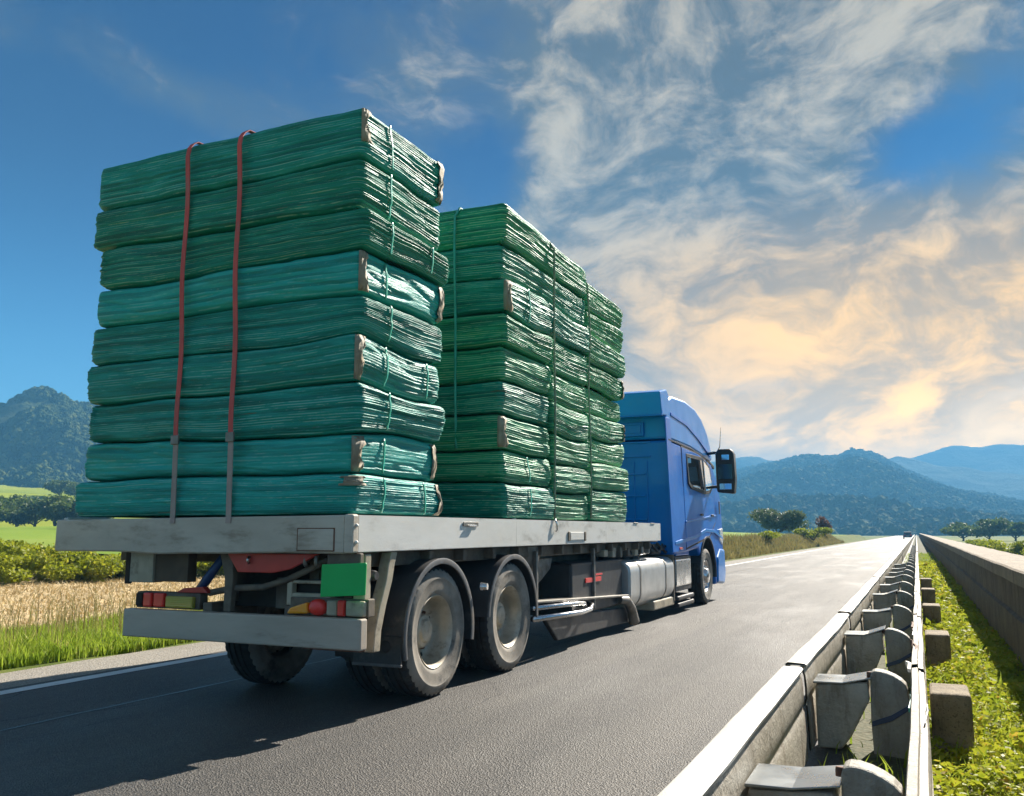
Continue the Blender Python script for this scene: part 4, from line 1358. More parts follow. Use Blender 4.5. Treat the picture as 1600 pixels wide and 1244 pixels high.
AX = [6.69, 8.18]
for y in AX:
    make_wheel((-3.845, y, WR), False, 'dish')
    make_wheel((-4.175, y, WR), False, 'dish')
    make_wheel((-5.41, y, WR), True, 'dish')
    part(MB().tube([(-5.4, y, WR), (-4.0, y, WR)], 0.075, 14), 'axle', 'frame', smooth=True, auto=40)
    part(MB().lathe([(0, 0.2), (0.12, 0.19), (0.21, 0.08), (0.23, 0), (0.21, -0.08), (0.12, -0.19), (0, -0.2)], 20, (-4.7, y, WR + 0.02)), 'differential', 'frame', smooth=True)
make_wheel((-3.845, 17.28, WR), False, 'front')
make_wheel((-5.53, 17.28, WR), True, 'front')
# leaf springs
for x in (-4.33, -5.17):
    b = MB()
    for k in range(6):
        L2 = 0.95 - 0.11 * k
        zz = 0.74 - 0.022 * k
        b.box(x, x + 0.08, 7.43 - L2, 7.43 + L2, zz - 0.017, zz)
    part(b, 'leaf_spring', 'frame', bevel=0.003)

# --- mudguards
for i, y in enumerate(AX):
    lo_, hi_ = (R(-12), R(196)) if i == 0 else (R(-4), R(176))
    a0, a1 = (lo_, hi_) if i == 0 else (lo_, hi_)
    b = MB().lathe([(0.585, -0.66), (0.598, -0.655), (0.60, -0.33), (0.602, -0.015), (0.588, -0.012), (0.586, -0.33), (0.585, -0.66)], 40, (-3.665, y, WR), a0, a1)
    part(b, 'mudguard', 'fender', smooth=True, auto=40)
    b = MB().lathe([(0.603, -0.012), (0.606, 0.0), (0.592, 0.006), (0.560, 0.002), (0.556, -0.006), (0.585, -0.012)], 40, (-3.665, y, WR), a0, a1)
    part(b, 'mudguard_lip', 'fenderlip', smooth=True, auto=50)
# flap of the rear mudguard
b = MB().prism([(6.115, 0.70), (6.095, 0.62), (6.085, 0.33), (6.105, 0.33), (6.115, 0.62), (6.135, 0.70)], 'x', -4.13, -3.69)
fl_ = part(b, 'mud_flap', 'fender', bevel=0.006)
bx('flap_edge', 'fenderlip', -4.135, -3.685, 6.075, 6.105, 0.315, 0.338, fl_, 0.006)
bx('flap_seam', 'black', -4.13, -3.69, 6.078, 6.09, 0.545, 0.556, fl_, 0.002)
b = MB().lathe([(0, 0.006), (0.03, 0.006), (0.045, 0.0), (0.045, -0.004)], 20)
o = part(b, 'flap_emblem', 'black', fl_, smooth=True, auto=40)
o.location = (-3.83, 6.083, 0.47)
o.rotation_euler = (0, 0, R(-90))
# left flap
b = MB().box(-5.70, -5.28, 6.02, 6.04, 0.46, 0.62)
part(b, 'mud_flap', 'beige', bevel=0.006)
b = MB().tube([(-3.66, 7.42, 0.86), (-3.60, 7.43, 0.86)], [0.04, 0.03], 12)
part(b, 'mudguard_clip', 'chrome', smooth=True, auto=40)

# --- things hung under the bed on the right side
b = MB()
rings = [(1.20, 0.20, 0.16), (1.05, 0.19, 0.15), (0.92, 0.14, 0.10), (0.78, 0.06, 0.05), (0.62, 0.035, 0.035), (0.34, 0.032, 0.032)]
vs, fs = [], []
for z, ry_, rx_ in rings:
    for k in range(18):
        t = 2 * math.pi * k / 18
        vs.append((-3.95 + rx_ * math.cos(t), 9.10 + ry_ * math.sin(t), z))
for i in range(len(rings) - 1):
    for k in range(18):
        k2 = (k + 1) % 18
        fs.append((i * 18 + k, (i + 1) * 18 + k, (i + 1) * 18 + k2, i * 18 + k2))
b.add(vs, fs)
part(b, 'funnel_stay', 'steel', smooth=True)
b = MB().prism([(9.30, 1.05), (10.05, 1.06), (9.98, 0.92), (9.70, 0.80), (9.45, 0.72), (9.22, 0.70)], 'x', -4.08, -4.0)
part(b, 'gusset_plate', 'steel', bevel=0.015)
bx('hanger_plate', 'beige', -4.15, -4.05, 9.35, 9.95, 1.02, 1.20)
# battery box with its red reflector
b = MB().box(-4.50, -3.80, 10.15, 12.18, 0.36, 0.985)
bb_ = part(b, 'battery_box', 'black', bevel=0.03)
bx('lid_edge', 'black', -4.51, -3.79, 10.13, 12.19, 0.955, 0.975, bb_, 0.006)
bx('reflector', 'lred', -3.80, -3.785, 10.62, 11.22, 0.725, 0.785, bb_, 0.004)
bx('reflector', 'lred', -3.80, -3.79, 11.02, 11.28, 0.80, 0.825, bb_, 0.003)
# silver tank
tpz = []
cz, hzk, hxk, rad = 0.60, 0.355, 0.32, 0.17
for (sx, sz, a0) in [(1, 1, 0), (-1, 1, 90), (-1, -1, 180), (1, -1, 270)]:
    for t in np.linspace(a0, a0 + 90, 9):
        rr_ = rad if sz > 0 else 0.26
        tpz.append((-4.03 + sx * (hxk - rr_) + rr_ * math.cos(R(t)), cz + sz * (hzk - rr_) + rr_ * math.sin(R(t))))
tank = part(MB().prism(tpz, 'y', 12.26, 14.78), 'fuel_tank', 'silver', bevel=0.03, smooth=True, auto=40)
for y in (12.75, 14.2):
    b = MB().prism([((x + 4.03) * 1.018 - 4.03, (z - cz) * 1.015 + cz) for x, z in tpz], 'y', y, y + 0.06)
    part(b, 'tank_strap', 'steel', tank, smooth=True, auto=40)
b = MB().lathe([(0, 0.05), (0.06, 0.045), (0.07, 0.03), (0.07, -0.02)], 20)
o = part(b, 'filler_cap', 'black', tank, smooth=True, auto=40)
o.location = (-3.93, 13.2, 0.965)
o.rotation_euler = (0, R(-90), 0)
bx('tank_skirt', 'beige', -4.2, -3.74, 13.6, 14.85, 0.16, 0.30, tank, 0.02)
bx('mud_plate', 'frame', -4.35, -3.73, 14.80, 14.86, 0.22, 1.0)
# small valves and tanks above
for k, (y, z, r, L2, m_) in enumerate([(11.6, 1.05, 0.065, 0.8, 'black'), (12.55, 1.04, 0.07, 0.5, 'black'), (13.3, 1.06, 0.06, 0.45, 'chrome'), (14.0, 1.05, 0.07, 0.5, 'black')]):
    part(MB().tube([(-3.92, y, z), (-3.92, y + 0.03, z), (-3.92, y + L2, z), (-3.92, y + L2 + 0.03, z)], [r * .7, r, r, r * .7], 14), 'air_tank', m_, smooth=True, auto=40)
for k in range(7):
    y = 11.4 + 0.36 * k
    bx('valve_block', random.choice(['frame', 'steel', 'beige', 'chrome']), -3.92, -3.80, y, y + random.uniform(0.08, 0.2), 0.99 + random.uniform(0, .05), 1.10 + random.uniform(0, .08), TRUCK, 0.012)
# side guard
sg = [((-3.72), 8.80, 0.655), (-3.72, 10.2, 0.60), (-3.72, 12.35, 0.53)]
b = MB().prism([(8.86, 0.63), (12.62, 0.475), (12.62, 0.445), (8.86, 0.60)], 'x', -3.98, -3.72)
part(b, 'guard_shelf', 'steel', bevel=0.01)
b = MB().tube([(-3.70, 8.72, 0.565), (-3.70, 10.1, 0.52), (-3.70, 10.32, 0.50), (-3.74, 10.40, 0.48), (-3.86, 10.44, 0.47)], 0.026, 10)
part(b, 'guard_tube', 'chrome', smooth=True)
b = MB().tube([(-3.69, 8.70, 0.455), (-3.69, 10.2, 0.41), (-3.69, 10.5, 0.42), (-3.72, 10.66, 0.46), (-3.84, 10.72, 0.48)], 0.03, 10)
part(b, 'guard_tube', 'chrome', smooth=True)
b = MB().prism([(9.3, 0.41), (12.45, 0.30), (12.55, 0.09), (9.7, 0.13)], 'x', -3.86, -3.80)
part(b, 'guard_panel', 'fender', bevel=0.015)
b = MB().tube([(-3.76, 11.9, 0.44), (-3.72, 12.1, 0.42), (-3.72, 12.3, 0.30), (-3.72, 12.45, 0.10)], [0.05, 0.06, 0.07, 0.075], 12)
part(b, 'guard_leg', 'steel', smooth=True, auto=50)
for y in (9.0, 10.9):
    bx('guard_stay', 'steel', -3.82, -3.77, y, y + 0.05, 0.40, 1.15)
# steps below the cab
bx('step_box', 'blue', -4.25, -3.72, 14.98, 15.92, 0.955, 1.16, TRUCK, 0.02)
bx('step_plate', 'chrome', -4.20, -3.72, 14.95, 16.05, 0.44, 0.90, TRUCK, 0.03)
bx('step_frame', 'black', -4.22, -3.735, 14.92, 16.10, 0.36, 0.945, TRUCK, 0.02)
for z in (0.10, 0.21):
    bx('step_tread', 'black', -4.15, -3.70, 15.0, 16.15, z, z + 0.075, TRUCK, 0.025)

# --- cab
XC0, XC1 = -6.0, XR


def cab_prism(poly, name, m, x0=XC0, x1=XC1, parent=TRUCK, bevel=0.04, **kw):
    b = MB().prism(poly, 'x', x0, x1)
    v = []
    for x, y, z in b.v:
        k = 1 - 0.055 * max(0.0, z - 2.1) - 0.02 * max(0.0, y - 17.9)
        c_ = (XC0 + XC1) / 2
        v.append((c_ + (x - c_) * k, y, z))
    b.v = v
    return part(b, name, m, parent, bevel=bevel, **kw)


arch = [(17.30 + 0.70 * math.cos(t), 0.55 + 0.70 * math.sin(t)) for t in np.linspace(R(-8), R(150), 16)]
body = [(14.75, 0.98), (14.70, 1.3), (14.70, 2.90), (16.4, 2.88), (17.5, 2.80), (18.15, 2.72), (18.62, 2.45), (18.90, 2.0), (18.98, 1.5), (18.99, 1.2), (18.97, 0.75), (18.90, 0.42), (18.72, 0.33), (18.05, 0.33)] + arch + [(16.55, 1.06), (15.6, 1.0)]
cab = cab_prism(body, 'cab_body', 'blue', smooth=True, auto=30)
roof = [(14.72, 2.925), (14.72, 3.33), (14.95, 3.62), (15.3, 3.74), (16.3, 3.79), (17.1, 3.74), (17.65, 3.60), (18.08, 3.36), (18.32, 3.05), (18.36, 2.80), (17.5, 2.83), (16.4, 2.91)]
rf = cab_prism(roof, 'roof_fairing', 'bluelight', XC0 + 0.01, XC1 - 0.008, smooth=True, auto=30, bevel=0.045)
b = MB()
defl = [(14.46, 3.30), (14.44, 3.70), (14.90, 3.80), (15.02, 3.74), (15.05, 3.45), (14.80, 3.32)]
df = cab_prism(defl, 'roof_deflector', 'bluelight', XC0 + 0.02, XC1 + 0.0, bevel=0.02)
bx('deflector_lip', 'blue', XC0 + 0.1, XC1 - 0.07, 14.42, 14.47, 3.285, 3.315, df, 0.006)
# roof top aerofoil and side air deflector blade
cab_prism([(14.62, 1.02), (14.62, 3.28), (14.95, 3.30), (14.98, 1.02)], 'side_blade', 'blue', XC1 - 0.012, XC1 + 0.012, bevel=0.01)
# rear wall ribs and panels
for z in (1.55, 1.95, 2.32, 2.62, 2.86):
    bx('wall_rib', 'blue', XC0 + 0.1, XC1 - 0.35 - 0.1 * (z < 2.5), 14.675, 14.70, z, z + 0.028, cab, 0.006)
for x in (-4.12, -4.35, -4.6):
    bx('wall_seam', 'blue', x, x + 0.016, 14.685, 14.705, 1.1, 2.55, cab, 0.004)
bx('vent_panel', 'blue', -4.62, -4.15, 14.66, 14.70, 2.98, 3.22, cab, 0.01)
bx('vent_frame', 'blue', -4.50, -4.20, 14.645, 14.67, 3.03, 3.17, cab, 0.006)
for z in (1.12, 1.2):
    bx('wall_grip', 'black', -4.42, -4.22, 14.66, 14.70, z, z + 0.025, cab, 0.004)
# character lines on the side, door, sill
cab_prism([(15.62, 2.86), (15.60, 1.08), (17.55, 1.28), (18.15, 1.55), (18.20, 2.30), (17.85, 2.72), (17.0, 2.83)], 'door', 'blue', XC1 - 0.02, XC1 + 0.010, bevel=0.012)
cab_prism([(14.74, 2.905), (14.74, 2.925), (16.4, 2.905), (17.5, 2.82), (18.2, 2.735), (18.2, 2.715), (17.5, 2.80), (16.4, 2.885)], 'roof_seam', 'black', XC1 - 0.02, XC1 + 0.004, bevel=0.0)
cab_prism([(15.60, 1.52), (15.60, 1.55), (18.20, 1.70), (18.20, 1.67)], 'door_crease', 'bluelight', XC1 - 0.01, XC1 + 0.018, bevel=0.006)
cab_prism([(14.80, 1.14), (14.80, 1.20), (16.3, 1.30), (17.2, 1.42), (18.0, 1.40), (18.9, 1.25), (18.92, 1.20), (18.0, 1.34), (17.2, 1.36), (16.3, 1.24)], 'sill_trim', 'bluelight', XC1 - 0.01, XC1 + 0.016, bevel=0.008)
cab_prism([(15.05, 3.36), (15.08, 3.42), (16.2, 3.36), (17.2, 3.18), (17.9, 2.98), (18.1, 2.86), (17.85, 2.94), (17.1, 3.13), (16.2, 3.30)], 'fairing_crease', 'blue', XC1 - 0.06, XC1 + 0.008, bevel=0.008)
cab_prism([(15.59, 2.885), (15.57, 1.05), (17.56, 1.25), (18.18, 1.53), (18.235, 2.31), (17.87, 2.745), (17.0, 2.855)], 'door_gap', 'dark', XC1 - 0.03, XC1 + 0.003, bevel=0.0)
# windows
win = cab_prism([(15.98, 2.72), (15.99, 2.26), (16.15, 2.20), (17.18, 2.14), (17.18, 2.74)], 'side_window', 'glass', XC1 - 0.02, XC1 + 0.016, bevel=0.01)
cab_prism([(15.92, 2.77), (15.93, 2.22), (16.13, 2.14), (17.24, 2.08), (17.24, 2.80)], 'window_seal', 'black', XC1 - 0.02, XC1 + 0.013, bevel=0.008)
cab_prism([(17.28, 2.80), (17.27, 2.08), (17.75, 2.12), (18.02, 2.24), (17.86, 2.66)], 'window_seal', 'black', XC1 - 0.02, XC1 + 0.013, bevel=0.008)
cab_prism([(17.34, 2.74), (17.33, 2.14), (17.72, 2.18), (17.94, 2.27), (17.80, 2.62)], 'quarter_window', 'mirrorglass', XC1 - 0.02, XC1 + 0.016, bevel=0.006)
bx('window_grip', 'chrome', XC1 + 0.012, XC1 + 0.03, 16.2, 16.75, 2.17, 2.205, win, 0.008)
b = MB()
v8 = [(XC0 + .25, 18.32, 2.66), (XC1 - .25, 18.32, 2.66), (XC1 - .2, 18.93, 1.98), (XC0 + .2, 18.93, 1.98)]
b.add(v8 + [(x, y + 0.03, z + 0.02) for x, y, z in v8], [(0, 1, 2, 3), (7, 6, 5, 4), (0, 4, 5, 1), (1, 5, 6, 2), (2, 6, 7, 3), (3, 7, 4, 0)])
part(b, 'windscreen', 'glass')
cab_prism([(17.95, 2.86), (18.0, 2.78), (18.75, 2.66), (18.78, 2.74)], 'sun_visor', 'black', XC0 + 0.15, XC1 - 0.05, bevel=0.015)
for y in (16.75, 17.7):
    bx('door_handle', 'black', XC1 + 0.010, XC1 + 0.034, y, y + 0.20, 1.66, 1.70, TRUCK, 0.01)
bx('vent_slot', 'black', XC1 + 0.0, XC1 + 0.012, 18.52, 18.62, 1.72, 1.98, TRUCK, 0.01)
# front corner: lamp, bumper, arch lip
cab_prism([(18.55, 1.20), (18.60, 1.42), (18.95, 1.45), (19.0, 1.22), (18.9, 1.08)], 'head_lamp', 'lwhite', XC1 - 0.25, XC1 + 0.014, bevel=0.03)
cab_prism([(18.15, 0.36), (18.22, 0.85), (18.55, 1.02), (19.0, 1.0), (19.06, 0.5), (18.9, 0.30)], 'front_bumper', 'bluelight', XC0, XC1 + 0.03, bevel=0.04)
b = MB().lathe([(0.70, -0.02), (0.725, -0.01), (0.728, 0.02), (0.70, 0.024), (0.69, 0.0)], 36, (XC1, 17.30, 0.55), R(-6), R(152))
part(b, 'arch_lip', 'fender', smooth=True, auto=40)
b = MB().lathe([(0.69, 0.0), (0.695, -0.4)], 30, (XC1 - 0.005, 17.30, 0.55), R(-6), R(160))
part(b, 'arch_liner', 'black', smooth=True)
bx('cab_mount', 'frame', -5.2, -3.95, 14.2, 15.0, 0.98, 1.16)
for k, (y, z) in enumerate([(14.0, 1.14), (14.25, 1.17), (14.45, 1.12)]):
    part(MB().tube([(-3.85, y, z), (-3.83, y + 0.25, z - 0.10), (-3.85, y + 0.6, z - 0.02), (-3.95, y + 0.9, z + 0.05)], 0.022, 8), 'air_hose', 'black', smooth=True)
bx('marker_lamp', 'lred', XC1 - 0.03, XC1 + 0.012, 15.1, 15.32, 1.06, 1.10, TRUCK, 0.008)
# mirror
b = MB().prism([(-3.53, 2.13), (-3.20, 2.10), (-3.17, 2.40), (-3.185, 2.88), (-3.24, 2.98), (-3.50, 2.98), (-3.545, 2.87), (-3.54, 2.3)], 'y', 17.62, 17.88)
mir = part(b, 'mirror_housing', 'black', bevel=0.035, smooth=True, auto=40)
bx('mirror_glass', 'darkmirror', -3.50, -3.215, 17.612, 17.625, 2.38, 2.68, mir, 0.006)
bx('wide_mirror', 'mirrorglass', -3.47, -3.24, 17.61, 17.625, 2.18, 2.30, mir, 0.006)
bx('blind_spot_mirror', 'mirrorglass', -3.42, -3.27, 17.61, 17.625, 2.76, 2.87, mir, 0.006)
for z in (2.22, 2.90):
    part(MB().tube([(-3.80, 17.95, z + 0.02), (-3.6, 17.86, z + 0.03), (-3.45, 17.76, z)], 0.03, 10), 'mirror_arm', 'black', smooth=True)
part(MB().tube([(-3.55, 17.9, 2.96), (-3.5, 17.9, 3.05), (-3.47, 17.92, 3.45)], [0.012, 0.007, 0.003], 8), 'antenna', 'black', smooth=True)


# ------------------------------------------------------------------ bales
def iface(zs, k, seed, amp):
    """height of the k-th joint of a stack as a function of x, y"""
    def fn(x, y):
        a = 0.0 if k == 0 else amp
        return zs[k] + a * 2 * (fbm(x * 0.8 + 5 * k, y * 0.8, seed + k, 3) - 0.5)
    return fn


def make_bale(x0, x1, y0, y1, zb, zt, seed, film, mat, label, group, ns=14, flaps=(), bands=(), res=0.045, amp=1.0, top=False):
    rg = np.random.default_rng(seed)
    Rc = 0.055
    hx, hy = (x1 - x0) / 2, (y1 - y0) / 2
    cx, cy = (x0 + x1) / 2, (y0 + y1) / 2
    pts, nrm = [], []
    segs = [((-hx + Rc, -hy), (hx - Rc, -hy), (0, -1)), ((hx, -hy + Rc), (hx, hy - Rc), (1, 0)), ((hx - Rc, hy), (-hx + Rc, hy), (0, 1)), ((-hx, hy - Rc), (-hx, -hy + Rc), (-1, 0))]
    cor = [((hx - Rc, -hy + Rc), -90), ((hx - Rc, hy - Rc), 0), ((-hx + Rc, hy - Rc), 90), ((-hx + Rc, -hy + Rc), 180)]
    side = []
    for i, (a, c, nn) in enumerate(segs):
        L2 = math.hypot(c[0] - a[0], c[1] - a[1])
        rs_ = res if i in (0, 1) else res * 2.2
        m_ = max(2, int(L2 / rs_))
        for t in np.linspace(0, 1, m_, endpoint=False):
            pts.append((a[0] + (c[0] - a[0]) * t, a[1] + (c[1] - a[1]) * t))
            nrm.append(nn)
            side.append(i)
        cc, a0 = cor[i]
        for t in np.linspace(a0, a0 + 90, 5, endpoint=False):
            pts.append((cc[0] + Rc * math.cos(R(t)), cc[1] + Rc * math.sin(R(t))))
            nrm.append((math.cos(R(t)), math.sin(R(t))))
            side.append(4 + i)
    P = np.array(pts)
    Nn = np.array(nrm)
    side = np.array(side)
    m_ = len(P)
    ds = np.hypot(*(np.roll(P, -1, 0) - P).T)
    S = np.concatenate([[0], np.cumsum(ds)[:-1]])
    WX, WY = P[:, 0] + cx, P[:, 1] + cy
    ns = int(ns * 1.4)
    nv = ns * 3
    v = np.linspace(0, 1, nv + 1)
    V, SS = np.meshgrid(v, S, indexing='ij')
    NX, NY = np.meshgrid(v, Nn[:, 0], indexing='ij')[1], np.meshgrid(v, Nn[:, 1], indexing='ij')[1]
    PX, PY = np.meshgrid(v, WX, indexing='ij')[1], np.meshgrid(v, WY, indexing='ij')[1]
    zbv, ztv = zb(WX, WY), zt(WX, WY)
    gap = 0.006
    ZB_, ZT_ = (zbv + gap)[None, :], (ztv - gap)[None, :]
    Z = ZB_ + (ZT_ - ZB_) * V
    # sheets: a wandering layer coordinate
    wv_ = 0.6 * (fbm(SS * 0.5, V * 1.5, seed, 3) - 0.5) * 2 + 0.5 * (fbm(SS * 2.1, V * 3.0, seed + 4, 3) - 0.5)
    w = V * ns + wv_ * np.sin(np.pi * V) ** 0.5
    idx = np.floor(w)
    fr = w - idx
    rid = np.sqrt(np.clip(1 - (2 * fr - 1) ** 2, 0, 1))
    rnd = fbm(SS * 0.9 + idx * 13.7, idx * 3.1, seed + 8, 3) - 0.5
    rnd2 = vnoise(SS * 4.0 + idx * 7.7, idx * 1.7, seed + 12) - 0.5
    fl = np.where((side == 0)[None, :], np.maximum(film, 0.38), film) + 0 * V
    d = amp * ((rid - 0.6) * 0.022 + rnd * 0.030 + rnd2 * 0.008) * (1 - 0.82 * fl)
    # smooth film: long folds
    fold = np.abs(2 * fbm(SS * 1.6 + V * 2.4, V * 2.0 - SS * 0.3, seed + 20, 3) - 1)
    d = d - 0.02 * fl * (1 - np.clip(fold * 6, 0, 1)) + 0.055 * (fbm(SS * 0.7, V * 1.2, seed + 30, 3) - 0.5) + 0.012 * np.sin(np.pi * V)
    k = np.abs(2 * V - 1)
    edge = np.clip((k - 0.72) / 0.28, 0, 1)
    d = d - (0.035 + 0.06 * vnoise(SS * 0.9, SS * 0 + seed, 3)) * (1 - np.sqrt(np.clip(1 - edge ** 2, 0, 1)))
    off = rg.uniform(-0.03, 0.03, 2)
    X = PX + NX * d + off[0]
    Y = PY + NY * d + off[1]
    Z = Z + 0.006 * (fbm(SS * 3, V * 4, seed + 40, 2) - 0.5)
    rows = [np.stack([X, Y, Z], -1)]
    att = [np.stack([SS + seed * 3.3, w + seed * 11, fl], -1)]
    # top rings
    tops, tatt = [], []
    for q in ((0.965, 0.9, 0.75, 0.4) if top else (0.93, 0.5)):
        xx, yy = cx + (X[-1] - cx) * q, cy + (Y[-1] - cy) * q
        zz = zt(xx, yy) - gap + 0.012 + (0.02 * (fbm(xx * 3, yy * 3, seed + 2, 3) - 0.5) if top else 0.0)
        tops.append(np.stack([xx, yy, zz], -1))
        tatt.append(np.stack([S + seed * 3.3, np.full(m_, ns + seed * 11 + 0.5) + yy * 3, np.full(m_, 0.8)], -1))
    Vv = np.concatenate([rows[0].reshape(-1, 3)] + tops)
    Aa = np.concatenate([att[0].reshape(-1, 3)] + tatt)
    nr = nv + 1 + len(tops)
    f = grid_faces(nr, m_, True).tolist()
    f.append(list(range((nr - 1) * m_, nr * m_)))
    f.append(list(range(m_ - 1, -1, -1)))
    base = (cx, cy, float(zb(np.array(cx), np.array(cy))))
    root = empty('wrapped_bale', base)
    tag(root, label, 'bale', group)
    o = mesh_obj('film_layers', Vv, f, mat, root, smooth=True, attr=Aa)
    G = rows[0]

    def surf(j, i, lift):
        p = G[i, j % m_] + np.append(Nn[j % m_], 0) * lift
        return p
    # card flaps wrapped round a vertical corner
    for ci, (wl, wr, h0, h1) in flaps:
        js = np.where(side == 4 + ci)[0]
        jm = js[len(js) // 2]
        i0, i1 = int(h0 * nv), int(h1 * nv)
        vs, fs = [], []
        cols = 9
        rowsn = 9
        for a in range(rowsn):
            t = a / (rowsn - 1)
            ii = int(round(i0 + (i1 - i0) * t))
            waist = 0.45 + 0.55 * abs(2 * t - 1) ** 1.3 + 0.08 * (rg.random() - 0.5)
            for c in range(cols):
                u = c / (cols - 1)
                dist = (-wl + (wl + wr) * u) * waist
                # walk along the perimeter
                jj = jm
                acc = 0.0
                st = 1 if dist > 0 else -1
                while acc < abs(dist):
                    acc += ds[jj % m_] if st > 0 else ds[(jj - 1) % m_]
                    jj += st
                vs.append(surf(jj, ii, 0.016 + 0.006 * rg.random()))
        for a in range(rowsn - 1):
            for c in range(cols - 1):
                fs.append((a * cols + c, a * cols + c + 1, (a + 1) * cols + c + 1, (a + 1) * cols + c))
        fo = mesh_obj('card_flap', [tuple(q) for q in vs], fs, M['flap'], root, smooth=True)
        sm_ = fo.modifiers.new('thickness', 'SOLIDIFY')
        sm_.thickness = 0.006
    # packing bands on the right-hand side going over the top
    for yb in bands:
        j = int(np.argmin(np.where(side == 1, np.abs(WY - yb), 99)))
        gx = G[:, j, 0]
        line = []
        for i in range(max(1, nv // 16), nv - nv // 16 + 1, 3):
            line.append(np.array([gx[max(0, i - 5):i + 6].max() + 0.005, G[nv // 2, j, 1], G[i, j, 2]]))
        vs = []
        for p in line:
            vs += [(p[0], p[1] - 0.013, p[2]), (p[0], p[1] + 0.013, p[2])]
        fs = [(2 * i, 2 * i + 1, 2 * i + 3, 2 * i + 2) for i in range(len(line) - 1)]
        bo = mesh_obj('packing_band', vs, fs, M['band'], root, smooth=True)
        sm_ = bo.modifiers.new('thickness', 'SOLIDIFY')
        sm_.thickness = 0.004
        sm_.offset = 1
    return root


ORD = ['top', 'second', 'third', 'fourth', 'fifth', 'sixth', 'seventh', 'eighth', 'bottom']


def nth(k, n=9):
    i = n - 1 - k
    return 'top bale' if i == 0 else 'bottom bale' if i == n - 1 else ORD[i] + ' bale from the top'


# rear stack: nine full-width bales
Z1 = [1.475, 1.785, 2.10, 2.455, 2.805, 3.14, 3.485, 3.83, 4.24, 4.66]
film1 = [0.45, 0.85, 0.1, 0.55, 0.1, 0.9, 0.0, 0.0, 0.25]
mat1 = [2, 2, 0, 0, 0, 2, 1, 1, 0]
note1 = ['teal, its right end pale and layered', 'smooth teal film', 'dark green with fine layers', 'plain green film', 'blue green with layered edges', 'smooth pale teal film',
         'dark green with loose flecks', 'dark green with brown patches', 'dark green with drooping top']
for k in range(9):
    fl = {1: [(0, (0.0, 0.085, 0.04, 0.96))], 3: [(0, (0.0, 0.06, 0.04, 0.97))], 5: [(0, (0.0, 0.07, 0.08, 0.96))], 8: [(0, (0.0, 0.06, 0.3, 0.97))], 0: [(0, (0.05, 0.09, 0.72, 0.95))]}.get(k, [])
    if k in (0, 1, 5, 8):
        fl.append((1, (0.08, 0.03, 0.05, 0.95)))
    inset = [0.0, 0.02, -0.01, 0.0, 0.01, 0.03, 0.06, -0.01, 0.0][k]
    xr = [0.02, -0.02, 0.0, -0.02, 0.0, 0.0, 0.03, -0.01, -0.01][k]
    xl = [-0.06, -0.02, -0.0, -0.05, -0.05, 0.0, 0.02, -0.08, -0.09][k]
    make_bale(-6.50 + xl, -3.72 + xr, 5.43 + inset * 0.5, 6.72 + xr * 2, iface(Z1, k, 300, 0.06), iface(Z1, k + 1, 300, 0.06), 11 + k, film1[k], BALES[mat1[k]],
              '%s of the rear stack, %s' % (nth(k), note1[k]), 'bales of the rear stack', [13, 9, 14, 12, 15, 9, 16, 14, 15][k], fl, (5.80,) if k % 3 else (5.80, 6.45), top=(k == 8))
# middle stack: long bales above, half-length bales below
Z2 = [1.485, 1.865, 2.19, 2.54, 2.87, 3.23, 3.60, 3.97, 4.36, 4.77]
mat2 = [1, 3, 3, 1, 3, 3, 1, 1, 3]
for k in range(9):
    xr = random.uniform(-0.025, 0.025)
    f_ = 0.0 if k not in (0, 6) else 0.4
    fl = [(0, (0.01, 0.07, 0.05, 0.95))] if k in (2, 6) else []
    if k >= 6:
        make_bale(-6.45, -3.72 + xr, 8.02, 10.56, iface(Z2, k, 400, 0.055), iface(Z2, k + 1, 400, 0.055), 41 + k, f_, BALES[mat2[k]],
                  '%s of the middle stack, full length' % nth(k), 'long bales topping the middle stack', 13, fl, (8.55,) if k == 6 else (), top=(k == 8))
    else:
        make_bale(-6.45, -3.72 + xr, 8.02, 9.31, iface(Z2, k, 400, 0.055), iface(Z2, k + 1, 400, 0.055), 41 + k, f_, BALES[mat2[k]],
                  '%s in the middle stack, half length nearer the camera' % nth(k), 'near half bales of the middle stack', 12, fl, (8.6,) if k in (0, 1) else ())
        Z2b = [z - (0.05 if 0 < i < 6 else 0.0) for i, z in enumerate(Z2)]
        make_bale(-6.45, -3.73 - xr, 9.34, 10.56, iface(Z2b, k, 400, 0.055), iface(Z2b, k + 1, 400, 0.055), 61 + k, 0.0, BALES[3 if k % 2 else 4],
                  '%s in the middle stack, half length nearer the cab' % nth(k), 'far half bales of the middle stack', 13, [], ())
# front stack
Z3 = [1.485, 1.90, 2.24, 2.58, 2.90, 3.23, 3.56, 3.92, 4.26, 4.62]
for k in range(9):
    xr = random.uniform(-0.03, 0.02)
    make_bale(-6.45, -3.73 + xr, 10.62, 12.18 + random.uniform(-0.05, 0.05), iface(Z3, k, 500, 0.06), iface(Z3, k + 1, 500, 0.06), 81 + k, 0.0, BALES[4 if k % 3 else 3],
              '%s of the front stack, right behind the cab' % nth(k), 'bales of the front stack', 13, [(1, (0.05, 0.02, 0.1, 0.9))] if k in (3, 5) else [], (), top=(k == 8))


# ------------------------------------------------------------------ straps and ropes
def ribbon(pts, w, axis):
    vs = []
    for p in pts:
        q = [list(p), list(p)]
        q[0][axis] -= w / 2
        q[1][axis] += w / 2
        vs += [tuple(q[0]), tuple(q[1])]
    return vs, [(2 * i, 2 * i + 1, 2 * i + 3, 2 * i + 2) for i in range(len(pts) - 1)]


